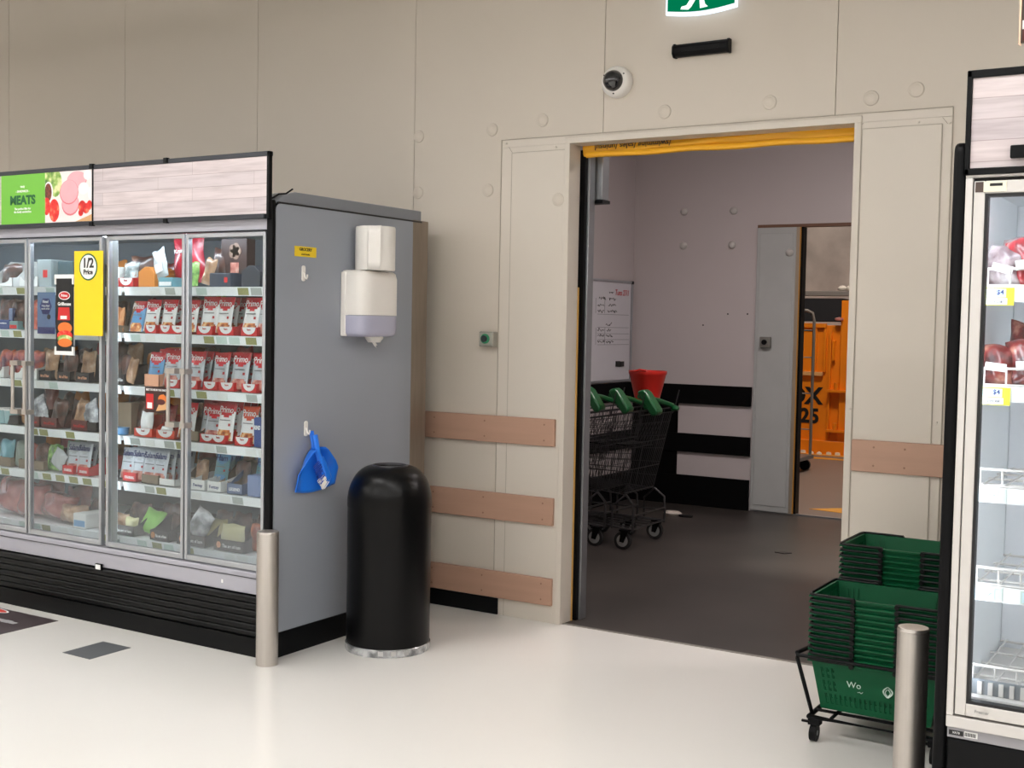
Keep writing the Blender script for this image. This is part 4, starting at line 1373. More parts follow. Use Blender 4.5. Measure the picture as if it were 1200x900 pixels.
NX = PY(54, 370, 4.168).x + 5.3335
nc = thing('new_product_card', (-5.33 + NX, 4.17, 1.452), 'blue violet shelf card with dark speech badge beside the burger poster', 'sign')
MB().box(-5.405 + NX, -5.262 + NX, 4.168, 4.172, 1.455, 1.675).build('card', ramp_mat('violet_to_teal', [(0.3, (92, 98, 158)), (0.7, (116, 160, 180))], 2.0, .5), nc)
MB().box(-5.40 + NX, -5.265 + NX, 4.1665, 4.168, 1.455, 1.49).build('footer', NAVYP, nc)
MB().cyl((-5.335 + NX, 4.1662, 1.60), (-5.335 + NX, 4.1676, 1.60), 0.048, n=6).build('badge', NAVYP, nc)
text("New!", (-5.335 + NX, 4.1655, 1.625), 0.022, INKW, nc, bold=.0004)
text("Mates Beef", (-5.335 + NX, 4.1655, 1.603), 0.014, INKW, nc)
text("snack sticks", (-5.335 + NX, 4.1655, 1.588), 0.014, INKW, nc)
MB().cyl((-5.31 + NX, 4.1662, 1.545), (-5.31 + NX, 4.1676, 1.545), 0.014, n=8).build('mark', INK, nc)
MB().box(-5.38 + NX, -5.29 + NX, 4.172, 4.187, 1.455, 1.47).build('clip', CLEARP, nc)

sc = thing('recipe_sticker', (-4.5, 4.06, 1.09), 'dark recipe sticker with red pack and burger beside the door handles', 'sticker')
MB().box(-4.598, -4.43, 4.066, 4.0715, 1.092, 1.214).build('card', pm('brown_sticker', (58, 34, 30), .5), sc)
MB().box(-4.588, -4.538, 4.065, 4.0658, 1.108, 1.182).build('red_pack_print', CARDR, sc)
MB().box(-4.58, -4.546, 4.0642, 4.0649, 1.112, 1.140).build('label_print', INKW, sc)
q_ = MB()
q_.poly([(-4.52, 4.0652, 1.10), (-4.45, 4.0652, 1.11), (-4.44, 4.0652, 1.165), (-4.47, 4.0652, 1.185)], 0)
q_.poly(disc_y(-4.475, 1.16, .03, .022, 4.0649), 1)
q_.poly(disc_y(-4.485, 1.145, .03, .014, 4.0646), 2)
q_.build('burger_print', [pm('paper_tan', (220, 170, 120), .5), MATS['bun_orange'], CARDM], sc, recalc=False, smooth=False)
text('BEST TO BE IN THE KNOW', (-4.514, 4.0652, 1.202), 0.014, INKW, sc, bold=.0003, width=.15)

# ================================================================== THINGS ON / NEAR THE END PANEL
# paper towel dispenser
yd0, yd1, zd0, zd1, dep = 4.545, 4.865, 1.478, 1.80, 0.135
dc = (yd0 + yd1) / 2
ds = thing('towel_dispenser', (EX, dc, zd0), 'white wall towel dispenser with pale lilac window on the grey end panel', 'dispenser')


def dsec(t, z, inset=0.0):
    # rounded-front horizontal section
    hw = (yd1 - yd0) / 2 - inset
    n = 24
    pts = []
    for i in range(n + 1):
        a_ = PI * i / n
        ca, sa = math.cos(a_), math.sin(a_)
        k1 = abs(ca) ** 0.45 * (1 if ca > 0 else -1)
        k2 = sa ** 0.55
        pts.append((EX + 0.001 + (dep - inset) * k2, dc - hw * k1, z))
    return pts


def lofted(zs, name, mt, cond=None):
    b = MB()
    rings = [[b.bm.verts.new(p) for p in dsec(0, z, ins)] for z, ins in zs]
    for A, B in zip(rings, rings[1:]):
        for i in range(len(A) - 1):
            b._f([A[i], A[i + 1], B[i + 1], B[i]])
        b._f([A[-1], A[0], B[0], B[-1]])
    b._f(rings[0][::-1])
    b._f(rings[-1])
    return b.build(name, mt, ds, angle=50)


lofted([(1.583, 0.0), (1.76, 0.0), (1.788, 0.006), (1.797, 0.016), (1.800, 0.03)], 'cover', WHITEP)
lofted([(1.478, 0.03), (1.482, 0.014), (1.492, 0.005), (1.51, 0.001), (1.581, 0.001)], 'window', pm('lilac_window', (176, 176, 196), 0.25, coat=.4))
MB().box(EX + 0.001, EX + 0.03, yd0 - 0.003, yd0 + 0.02, 1.48, 1.79).build('back_frame', WHITEP, ds, bevel=.004)
MB().lathe([(0.0, -.02), (0.03, -.02), (0.045, 0.0), (0.045, 0.012)], (EX + .065, dc + .02, 1.47), n=18).build('nozzle', WHITEP, ds)
b = MB().grid(lambda u, v: (EX + .065 + .02 * (u - .5), dc + .015 + .022 * v + .01 * math.sin(6 * u), 1.452 - .022 * v - .006 * math.sin(5 * u)), 6, 6)
b.build('paper_tail', WHITEP, ds, solid=.001)
MB().box(EX + dep * .93, EX + dep * .93 + .004, dc + .085, dc + .105, 1.60, 1.606).build('maker_mark', INK, ds)
rc_ = Vector((EX + 0.105, 4.675, 1.8005))
rl = thing('paper_towel_roll', rc_, 'spare white paper roll standing on top of the towel dispenser', 'paper roll')
MB().lathe([(0.022, 0.0), (0.095, 0.0), (0.097, 0.006), (0.097, 0.205), (0.094, 0.211), (0.024, 0.208), (0.022, 0.16), (0.022, 0.0)], rc_, n=40).build('roll', WHITEP, rl)
b = MB().grid(lambda u, v: (rc_.x + (.0975 + .012 * u * u) * math.cos(R(-75 + 38 * u)), rc_.y + (.0975 + .012 * u * u) * math.sin(R(-75 + 38 * u)), rc_.z + .002 + .206 * v + .004 * u), 8, 6)
b.build('loose_end', WHITEP, rl, solid=.0008)

# yellow label, hooks
lb = thing('grocery_label', (EX, 4.287, 1.845), 'small yellow label on the grey end panel above the hook', 'label')
MB().box(EX, EX + 0.0012, 4.212, 4.362, 1.846, 1.893).build('sticker', pm('label_yellow', (240, 206, 40), .5), lb)
text('GROCERY', (EX + .0018, 4.287, 1.879), 0.019, INK, lb, rot=FACE_E, bold=.0004)
text('stock hooks', (EX + .0018, 4.287, 1.857), 0.012, INK, lb, rot=FACE_E)


def hook(y, z, lab):
    h_ = thing('adhesive_hook', (EX, y, z), lab, 'hook', 'white hooks on the end panel')
    MB().prism(rrect(y - .012, y + .012, z - .035, z + .037, .010, (1, 1, 1, 1)), 'x', EX, EX + .006).build('plate', WHITEP, h_, bevel=.002)
    MB().tube([(EX + .006, y, z + .005), (EX + .014, y, z - .018), (EX + .022, y, z - .024), (EX + .026, y, z - .014), (EX + .026, y, z - .004)], .004, 8).build('prong', WHITEP, h_)


hook(4.272, 1.768, 'empty white adhesive hook under the yellow label')
hook(4.300, 1.045, 'white adhesive hook holding the blue dustpan')

# blue dustpan with brush
BLU = pm('dustpan_blue', (34, 122, 236), .35, var=.04, coat=.2)
BLU2 = pm('dustpan_blue_dark', (18, 70, 176), .4)
PANO = Vector((EX + .005, 4.335, 0.98))
dp = thing('dustpan', PANO, 'bright blue dustpan hanging from the lower white hook', 'dustpan')


def pan(u, v):
    # u across, v from the neck down to the lip
    wv = 0.03 + 0.112 * min(1, (v / .55)) ** .75
    cy_ = 4.330 + .012 * v
    yy = cy_ + (u - .5) * 2 * wv
    edge = abs(2 * u - 1)
    dep_ = .010 + .050 * max(0, edge - .62) / .38 * (1 - .75 * max(0, v - .35) / .65) + .04 * max(0, .22 - v)
    zz = 0.955 - .19 * v - .020 * (1 - edge ** 2) * v + .012 * (u - .5)
    return (EX + .004 + dep_, yy, zz)


MB().grid(pan, 20, 14).build('pan', BLU, dp, solid=.003, angle=70)
MB().tube([(EX + .018, 4.322, 1.035), (EX + .022, 4.322, 1.01), (EX + .026, 4.326, 0.98), (EX + .022, 4.332, 0.945)], .011, 8).build('handle', BLU, dp)
br_ = thing('hand_brush', (EX + .05, 4.39, .9), 'blue hand brush with white bristles clipped onto the dustpan', 'brush')
bb = MB()
bb.tube([(EX + .042, 4.318, 1.018), (EX + .046, 4.324, 0.975), (EX + .05, 4.332, 0.935), (EX + .052, 4.341, 0.905), (EX + .052, 4.366, 0.855), (EX + .05, 4.394, 0.80)], .014, 8)
bb.box(EX + .038, EX + .062, 4.351, 4.391, .83, .84)
bb.build('handle', BLU, br_)
bk = MB().prism([(4.334, .912), (4.362, .915), (4.418, .815), (4.406, .795), (4.381, .800)], 'x', EX + .040, EX + .066)
bk.build('brush_head', BLU, br_, bevel=.006)
bs = MB()
rb = random.Random(5)
for i in range(70):
    a_ = rb.random()
    st_ = (EX + .046 + .016 * rb.random(), 4.338 + .046 * a_, .898 - .09 * a_)
    bs.cyl(st_, (st_[0] - .004, st_[1] - .028 - .008 * rb.random(), st_[2] - .022 - .006 * rb.random()), .0022, n=4)
bs.build('blue_bristles', BLU2, br_)
bs = MB()
for i in range(60):
    a_ = rb.random()
    st_ = (EX + .046 + .016 * rb.random(), 4.366 + .034 * a_, .835 - .045 * a_)
    bs.cyl(st_, (st_[0] - .004, st_[1] - .022 - .008 * rb.random(), st_[2] - .030 - .008 * rb.random()), .003, n=4)
bs.build('white_bristles', WHITEP, br_)

# dome-top bin
bc = Vector((-3.478, 4.565, 0))
bn = thing('dome_top_bin', bc, 'black dome-top litter bin with dented silver base band', 'bin')
prof = [(0.188, 0.034), (0.1985, 0.036), (0.1985, 0.688)]
MB().lathe([(0, 0.03), (0.188, 0.03)] + prof, bc, n=56).build('body', BLACKG, bn)
dome = [(0.2005, 0.682), (0.2005, 0.70)]
for i in range(1, 11):
    a_ = R(8 * i)
    dome.append((0.085 + 0.1155 * math.cos(a_), 0.70 + 0.172 * math.sin(a_)))
dome += [(0.082, 0.872), (0.080, 0.866), (0.076, 0.845)]
MB().lathe(dome, bc, n=56).build('dome_lid', BLACKG, bn, angle=50)
MB().lathe([(0.074, 0.845), (0.07, 0.80), (0, 0.79)], bc, n=40).build('opening', INK, bn)
MB().lathe([(0.079, 0.866), (0.084, 0.872), (0.084, 0.877), (0.078, 0.877), (0.077, 0.868)], bc, n=48).build('rim', pm('rim_grey', (92, 92, 96), .35, metal=.5), bn)
MB().lathe([(0.19, 0.0), (0.2005, 0.0), (0.2035, 0.006), (0.2025, 0.034), (0.199, 0.037)], bc, n=56).build('base_band', ramp_mat('dented_silver', [(0.38, (120, 122, 124)), (0.5, (182, 184, 186)), (0.62, (220, 222, 224))], 18, .25), bn)
MATS['dented_silver'].node_tree.nodes['Principled BSDF'].inputs['Metallic'].default_value = .7
for a_ in (-62, -45, -28):
    MB().box(-.012, .012, -.001, .001, -.012, .010).xform(Matrix.Translation((bc.x + .2045 * math.cos(R(a_)), bc.y + .2045 * math.sin(R(a_)), .022)) @ Matrix.Rotation(R(a_ + 90), 4, 'Z')).build('tape_patch', pm('foil_tape', (196, 196, 196), .3, metal=.6), bn)


# bollards
def bollard(x, y, lab):
    o = thing('steel_bollard', (x, y, 0), lab, 'bollard', 'stainless bollards guarding the fridges')
    MB().lathe([(0.0, 0.0), (0.0495, 0.0), (0.0495, 0.598), (0.0475, 0.604), (0.0, 0.605)], (x, y, 0), n=40).build('post', STEEL, o)
    MB().lathe([(0.0495, 0.592), (0.0502, 0.593), (0.0502, 0.5965), (0.0495, 0.598)], (x, y, 0), n=40).build('cap_weld', STEEL, o)


bollard(-3.742, 4.018, 'short stainless bollard in front of the grey chiller end')
bollard(-0.902, 3.957, 'short stainless bollard in front of the green basket stack')

# floor decals
q = [PZ(*a_) for a_ in ((73.2, 764.9), (120.9, 751.9), (153.2, 759.2), (105.2, 772.9))]
tag(MB().prism([(p.x, p.y) for p in q], 'z', 0.0, 0.0016).build('floor_patch', pm('grey_floor_patch', (92, 94, 97), .5), loc=(q[0].x, q[0].y, 0)), 'plain grey rectangular patch stuck on the white floor', 'floor sticker')
fd = thing('floor_advert', (-5.4, 3.83, 0), 'dark brown floor advert sticker with red logo before the case', 'floor sticker')
MB().box(-5.92, -5.137, 3.40, 3.985, 0.0, 0.0016).build('sticker', pm('brown_floor_print', (74, 64, 66), .45, var=.15, scale=12), fd)
e = MB()
n = 28
cxx, cyy = -5.60, 3.94
e.poly([(cxx + .12 * math.cos(2 * PI * i / n), cyy + .035 * math.sin(2 * PI * i / n), .0020) for i in range(n)], 1)
e.poly([(cxx + .105 * math.cos(2 * PI * i / n), cyy + .026 * math.sin(2 * PI * i / n), .0023) for i in range(n)], 0)
e.build('logo', [pm('floor_red', (220, 70, 60), .5), INKW], fd, recalc=False, smooth=False)
for i, (xx, yy, ww) in enumerate(((-5.62, 3.80, .36), (-5.60, 3.60, .2))):
    e = MB()
    r2 = random.Random(i)
    for k_ in range(8):
        xa = xx + ww * k_ / 8
        e.box(xa, xa + ww / 8 * 1.1, yy + .012 * r2.random(), yy + .035 + .015 * r2.random(), .0017, .0021)
    e.build('smudged_lettering', pm('floor_print_grey', (176, 174, 176), .5), fd)

# ================================================================== WALL FITTINGS
p = PY(725, 97, WY)
cm = thing('dome_camera', (p.x, WY, p.z), 'white dome security camera with dark bubble on the wall above the doorway', 'camera')
rot = Matrix.Translation((p.x, WY - .001, p.z)) @ Matrix.Rotation(PI / 2, 4, 'X')
MB().lathe([(0.0, 0.0), (0.078, 0.0), (0.078, 0.012), (0.076, 0.035), (0.068, 0.05), (0.054, 0.056), (0.0, 0.056)], n=40).xform(rot).build('housing', WHITEP, cm, angle=40)
MB().lathe([(0.052, 0.05), (0.051, 0.065), (0.042, 0.088), (0.023, 0.101), (0.0, 0.105)], n=32).xform(rot).build('bubble', pm('smoked_dome', (18, 18, 22), .08, coat=.8), cm, angle=80)
for a_ in (30, 150, 270):
    MB().cyl((p.x + .062 * math.cos(R(a_)), WY - .056, p.z + .062 * math.sin(R(a_))), (p.x + .062 * math.cos(R(a_)), WY - .05, p.z + .062 * math.sin(R(a_))), .004, n=8).build('screw', INK, cm)
sn = thing('door_sensor', (-2.306, WY, 2.85), 'black motion sensor bar on the wall above the doorway', 'sensor')
MB().prism([(WY - .001, 2.848), (WY - .03, 2.848), (WY - .045, 2.865), (WY - .045, 2.893), (WY - .03, 2.908), (WY - .001, 2.908)], 'x', -2.441, -2.170).build('housing', BLACKP, sn, bevel=.006)
MB().box(-2.40, -2.21, WY - .047, WY - .044, 2.868, 2.888).build('lens', pm('sensor_lens', (4, 4, 5), .5, spec=.2), sn)
for xx in (-2.443, -2.168):
    MB().prism([(WY - .001, 2.845), (WY - .032, 2.845), (WY - .048, 2.863), (WY - .048, 2.895), (WY - .032, 2.911), (WY - .001, 2.911)], 'x', xx - .006, xx + .006).build('end_cap', BLACKP, sn, bevel=.002)

ex = thing('exit_sign', (-2.31, WY, 3.03), 'lit green running figure exit sign above the doorway', 'sign')


def curve_bottom(x0, x1, z0, z1, sag):
    n = 12
    return [(x0 + (x1 - x0) * i / n, z0 - sag * math.sin(PI * i / n)) for i in range(n + 1)] + [(x1, z1), (x0, z1)]


MB().prism(curve_bottom(-2.490, -2.130, 3.052, 3.25, .018), 'y', WY - .035, WY - .018).build('case', em('exit_edge_light', (235, 245, 255), 1.3), ex)
MB().box(-2.46, -2.16, WY - .018, WY - .001, 3.09, 3.24).build('backplate', WHITEE, ex)
MB().prism(curve_bottom(-2.480, -2.140, 3.068, 3.245, .016), 'y', WY - .0375, WY - .0352).build('face', em('exit_green', (0, 140, 92), 0.75), ex)
man = MB()
yb = WY - .0385


def mp(pts):
    man.prism([(-2.337 + x, 3.086 + z) for x, z in pts], 'y', yb, yb + .001)


mp([(-.075, -.016), (-.035, -.022), (-.02, -.01), (.0, .02), (-.02, .035), (-.045, .0), (-.07, -.004)])
mp([(.025, -.022), (.065, -.018), (.05, -.004), (.036, .045), (-.01, .055), (-.015, .035), (.02, .03)])
mp([(-.02, .03), (.035, .045), (.03, .10), (-.01, .10)])
mp([(-.01, .10), (-.06, .07), (-.066, .082), (-.005, .115)])
mp([(.03, .10), (.07, .075), (.076, .086), (.03, .115)])
mp([(.02 + .016 * math.cos(2 * PI * i / 14), .135 + .016 * math.sin(2 * PI * i / 14)) for i in range(14)])
man.build('running_figure', em('exit_white', (235, 255, 245), 1.4), ex, smooth=False)

p = PY(576, 397, WY)
sb = thing('push_button_box', (p.x, WY, p.z), 'small grey green push button box on the wall beside the doorway', 'switch')
MB().box(p.x - .045, p.x + .045, WY - .055, WY - .001, p.z - .042, p.z + .038).build('housing', pm('switch_grey2', (150, 146, 136), .45), sb, bevel=.006)
MB().box(p.x - .040, p.x + .040, WY - .060, WY - .054, p.z - .036, p.z + .032).build('face_plate', pm('switch_sage', (160, 158, 148), .45), sb, bevel=.003)
MB().cyl((p.x, WY - .078, p.z), (p.x, WY - .06, p.z), .018, n=16).build('button', pm('button_dark', (40, 46, 48), .35), sb)
MB().lathe([(.018, 0), (.026, 0), (.026, .008), (.018, .010)], n=20).xform(Matrix.Translation((p.x, WY - .060, p.z)) @ Matrix.Rotation(PI / 2, 4, 'X')).build('button_ring', pm('button_green', (40, 130, 90), .4), sb)

# hanging sign at the top corner
p = PY(1197, 20, 3.0)
hs = thing('hanging_sign', (p.x, 3.0, p.z), 'pale edged hanging sign at the upper corner above the freezer', 'sign', rz=0)
MB().box(p.x, p.x + .26, 3.0, 3.012, PY(1197, 50, 3.0).z, PY(1197, 50, 3.0).z + .36).build('board', pm('hang_brown', (74, 60, 50), .5), hs)
MB().box(p.x - .004, p.x, 2.996, 3.014, PY(1197, 52, 3.0).z, PY(1197, 50, 3.0).z + .37).build('edge', pm('hang_edge', (240, 200, 170), .4), hs)
zz = PY(1197, 50, 3.0).z
MB().box(p.x + .004, p.x + .26, 2.9985, 2.9995, zz + .004, zz + .03).build('lower_print', CARDM, hs)
MB().prism([(p.x + .003, zz + .03), (p.x + .02, zz + .03), (p.x + .008, zz + .05), (p.x + .003, zz + .05)], 'y', 2.998, 2.9995).build('white_print', INKW, hs)
for dx in (.03, .23):
    MB().cyl((p.x + dx, 3.006, zz + .36), (p.x + dx, 3.006, HC), .002, n=5).build('cord', INKW, hs)

# ================================================================== UPRIGHT FREEZER (right)
FY = 3.66
FRW = pm('freezer_white_enamel', (208, 204, 200), .35, var=.015)
FX0, FX1 = -0.768, 0.95
fz = thing('upright_freezer', (0.1, 4.1, 0), 'white framed glass door freezer with black end post and pale timber header', 'freezer')
b = MB()
b.box(FX0 + .03, FX1, 4.42, 4.56, 0.12, 2.0).box(FX0 + .03, FX0 + .055, FY + .06, 4.42, 0.12, 2.0).box(FX1 - .03, FX1, FY + .06, 4.42, 0.12, 2.0)
b.box(FX0 + .055, FX1 - .03, FY + .06, 4.42, 1.985, 2.0).box(FX0 + .055, FX1 - .03, FY + .06, 4.42, 0.40, 0.455)
b.box(FX0 + .03, FX1, FY + .06, 4.56, 0.0, 0.12)
b.build('carcass', pm('freezer_interior', (236, 240, 242), .4, var=.03), fz, smooth=False)
MB().prism(rrect(FY - .008, 4.58, 0.0, 2.10, .03, (0, 0, 0, 1)), 'x', FX0, FX0 + .034).build('end_post', BLACKP, fz, bevel=.012, seg=3)
MB().box(FX0 + .036, FX0 + .056, FY - .004, FY + .06, .432, 1.995).build('side_strip', FRW, fz, bevel=.002)
MB().box(FX0 + .056, FX0 + .075, FY + .02, FY + .06, .43, 1.995).box(FX0 + .075, FX1, FY + .02, FY + .06, .43, .45).box(FX0 + .075, FX1, FY + .02, FY + .06, 1.97, 1.995).build('door_gap', INK, fz)
MB().box(FX0 + .036, FX1, FY - .004, FY + .06, .397, .431).build('lower_ledge', FRW, fz, bevel=.002)
gl = MB().box(FX0 + .04, FX1, FY + .002, FY + .06, .366, .396).build('grey_strip', pm('strip_grey', (150, 148, 152), .4), fz)
MB().box(FX0 + .045, FX0 + .085, FY + .0005, FY + .002, .374, .388).build('black_plate', INK, gl)
bcde = MB()
for i in range(9):
    bcde.box(FX0 + .09 + i * .0035, FX0 + .092 + i * .0035, FY + .0, FY + .0008, .376, .387)
MB().box(FX0 + .088, FX0 + .125, FY + .001, FY + .002, .373, .390).build('barcode_label', INKW, gl)
bcde.build('barcode', INK, gl)
text('XR78', (FX0 + .065, FY + .0003, .381), .009, INKW, gl)
for i in range(3):
    MB().box(FX0 + .04, FX1, FY + .004 + .004 * i, FY + .05, .366 - .122 * (i + 1), .362 - .122 * i).build('lower_grille', BLACKM, fz, bevel=.004)
# header
MB().box(FX0 + .031, FX1, FY - .01, FY + .10, 2.003, 2.022).build('header_rail', BLACKM, fz, bevel=.003)
MB().box(FX0 + .031, FX1, FY - .01, FY + .10, 2.278, 2.300).build('header_rail', BLACKM, fz, bevel=.003)
MB().box(FX0 + .031, FX0 + .046, FY - .01, FY + .10, 2.003, 2.300).build('header_rail', BLACKM, fz, bevel=.003)
MB().box(FX0 + .04, FX1, FY + .004, FY + .09, 2.015, 2.285).build('header_box', BLACKM, fz)
MB().box(FX0 + .046, FX1, FY - .003, FY + .003, 2.022, 2.278).build('header_panel', WOODP, fz)
MB().box(-.613, -.56, FY - .02, FY - .003, 2.044, 2.080).build('black_clip', BLACKM, fz, bevel=.003)
MB().box(FX0 + .036, FX1, FY - .002, FY + .06, 1.996, 2.004).build('light_gap', FRW, fz)
FG = glass_mat('freezer_pane', (249, 251, 252))
for di, (x0, x1) in enumerate(((-.708, .10), (.115, .93))):
    fr = MB()
    z0_, z1_, sw_ = .438, 1.985, .030
    fr.box(x0, x0 + sw_, FY - .006, FY + .028, z0_, z1_).box(x1 - sw_, x1, FY - .006, FY + .028, z0_, z1_)
    fr.box(x0 + sw_, x1 - sw_, FY - .006, FY + .028, z1_ - .036, z1_).box(x0 + sw_, x1 - sw_, FY - .006, FY + .028, z0_, z0_ + .036)
    d = fr.build('door', FRW, fz, bevel=.003)
    gk = MB()
    a0, a1, c0, c1, k_ = x0 + sw_, x1 - sw_, z0_ + .036, z1_ - .036, .009
    gk.box(a0, a0 + k_, FY - .003, FY + .026, c0, c1).box(a1 - k_, a1, FY - .003, FY + .026, c0, c1)
    gk.box(a0 + k_, a1 - k_, FY - .003, FY + .026, c0, c0 + k_).box(a0 + k_, a1 - k_, FY - .003, FY + .026, c1 - k_, c1)
    gk.build('gasket', INK, d)
    MB().box(a0 + k_, a1 - k_, FY + .006, FY + .012, c0 + k_, c1 - k_).build('door_glass', FG, d)
    if di == 0:
        MB().box(x0 + .004, x0 + .03, FY - .008, FY - .006, 1.953, 1.982).build('hinge_patch', pm('patch_brown', (70, 56, 50), .5), d)
        lbz = MB().box(x0 + .026, x0 + .088, FY - .0085, FY - .006, 1.953, 1.983).build('asset_label', pm('label_cream', (232, 226, 206), .5), d)
        MB().box(x0 + .043, x0 + .077, FY - .0092, FY - .0086, 1.969, 1.977).build('printed_code', INK, d)
        text('Freezer', (x0 + .075, FY - .0066, .456), .013, pm('print_grey', (150, 150, 150), .5), d)
FLED = em('freezer_led_light', (242, 248, 255), FREEZER_LED)
for xx in (FX0 + .075, .105, FX1 - .05):
    MB().box(xx - .006, xx + .006, FY + .064, FY + .070, .5, 1.95).build('led_strip', FLED, fz)
MB().box(FX0 + .08, FX1 - .06, FY + .075, FY + .10, 1.972, 1.984).build('led_strip', FLED, fz)
MB().box(FX0 + .06, FX1 - .035, 4.414, 4.42, .46, 1.98).build('rear_panel', pm('freezer_rear', (228, 230, 234), .45, var=.06, scale=3), fz)
for xx in (PY(1170, 520, 4.404).x, -.05, .45):
    sdd = MB().box(xx - .012, xx + .012, 4.404, 4.414, .5, 1.95).build('shelf_standard', FRW, fz)
    sl = MB()
    for i in range(38):
        sl.box(xx - .005, xx + .005, 4.402, 4.4045, .52 + i * .037, .538 + i * .037)
    sl.build('slots', INK, sdd)
# wire shelves
FL = [1.735, 1.452, 1.162, 0.878, 0.592]
SYF = FY + .14
for li, z in enumerate(FL):
    kz = (z - 1.55) * (SYF / FY) + 1.55
    x0, x1 = FX0 + .06, .10
    wv = MB()
    wv.tube([(x0, SYF, kz), (x1, SYF, kz)], .0045, 6)
    wv.tube([(x0, SYF, kz - .050), (x1, SYF, kz - .050)], .0045, 6)
    x = x0 + .02
    while x < x1:
        wv.tube([(x, SYF, kz), (x, SYF, kz - .052), (x, 4.39, kz - .052)], .003, 5)
        x += .062
    for yy in (3.9, 4.05, 4.2, 4.38):
        wv.tube([(x0, yy, kz - .056), (x1, yy, kz - .056)], .004, 5)
    s_ = wv.build('wire_shelf', FRW, fz)
    MB().box(x0, x1, SYF - .012, SYF - .008, kz - .098, kz - .052).build('ticket_strip', SHELFW, s_)
    yel = li < 2
    for q in range(3 if yel else 2):
        xa = FX0 + .072 + q * .135
        tw = .085
        tk = MB().box(xa, xa + tw, SYF - .0145, SYF - .0125, kz - (.108 if yel else .094), kz - .056).build('price_ticket', pm('ticket_bright_yellow', (246, 238, 60), .5) if yel else TK[2], s_)
        MB().box(xa + .004, xa + tw - .022, SYF - .016, SYF - .0146, kz - (.084 if yel else .09), kz - .060).build('ticket_print', pm('ticket_ice', (200, 224, 230), .5), s_)
        if yel:
            MB().box(xa + .002, xa + tw - .018, SYF - .016, SYF - .0146, kz - .105, kz - .087).build('ticket_print', INKW, s_)
            text('$4', (xa + .047, SYF - .0168, kz - .070), .02, NAVYP, s_, bold=.0004)
            text('Special', (xa + .036, SYF - .0168, kz - .096), .015, INK, s_)
        else:
            scribble((xa + .02, SYF - .0168, kz - .075), .035, .008, NAVYP, s_, seed=li, r=.0008, name='ticket_text')
MB().box(FX0 + .06, .10, FY + .075, 4.40, .455, .475).build('floor_tray', FRW, fz)
vg = MB()
for i in range(26):
    vg.box(FX0 + .07 + i * .03, FX0 + .083 + i * .03, FY + .105, FY + .112, .478, .515)
vg.build('vent_fins', FRW, fz)
MB().box(FX0 + .06, .10, FY + .113, FY + .118, .475, .52).build('vent_back', SHELFU, fz)
# frozen packs
FRB = ramp_mat('frozen_red', [(0.35, (120, 24, 30)), (0.55, (196, 36, 50)), (0.7, (226, 196, 190))], 12, .3, coat=.4)
FRD = ramp_mat('frozen_dark', [(0.35, (60, 22, 24)), (0.55, (130, 40, 36)), (0.7, (190, 130, 110))], 18, .3, coat=.4)
FRS = ramp_mat('frozen_silver', [(0.35, (120, 100, 104)), (0.55, (186, 170, 172)), (0.7, (232, 228, 230))], 14, .25, coat=.4)
for i, (x, y, z, ww, hh, mt, nm, roll) in enumerate([
(-.665, 3.86, 0, .12, .12, FRS, 'silver pink frozen pack', .25), (-.575, 3.87, 0, .13, .15, FRB, 'bright red frozen bag', -.15), (-.44, 3.87, 0, .15, .17, FRB, 'red frozen bag beside the bright one', .1), (-.62, 4.02, 0, .14, .16, FRS, 'pale frozen pack in the rear row', 0), (-.48, 4.02, 0, .15, .18, FRB, 'red frozen bag in the rear row', .1),
(-.665, 3.86, 1, .12, .12, FRD, 'dark red frozen bag', .1), (-.565, 3.86, 1, .13, .14, FRD, 'deep red frozen bag with film top', -.1), (-.43, 3.87, 1, .15, .15, FRB, 'red frozen bag next to the deep red one', .0), (-.60, 4.02, 1, .15, .19, FRD, 'dark frozen bag in the rear row', .1), (-.45, 4.02, 1, .15, .2, FRD, 'dark red frozen bag in the rear row', 0)]):
    kz = (FL[z] - 1.55) * (SYF / FY) + 1.55 - .0515
    o = bag_mesh(ww, hh, .09, 200 + i).build('frozen_bag', mt, recalc=False, angle=80)
    MB().box(-ww * .25, ww * .25, -.052, -.0512, hh * .3, hh * .5).build('label_sticker', PWHITE, o)
    o.location = (x, y, kz)
    o.rotation_euler = (-.15, roll, 0)
    tag(o, nm + ', ' + ('top' if z == 0 else 'second') + ' wire shelf of the freezer', 'frozen pack', 'frozen bags in the freezer')

# ================================================================== BASKETS
GRN = pm('basket_green', (0, 82, 48), .45, var=.04, spec=.25)
BKH = pm('basket_handle_black', (5, 7, 7), .45, spec=.2)
BW, BD, BH = 0.47, 0.315, 0.19
TW, TD = 0.405, 0.255


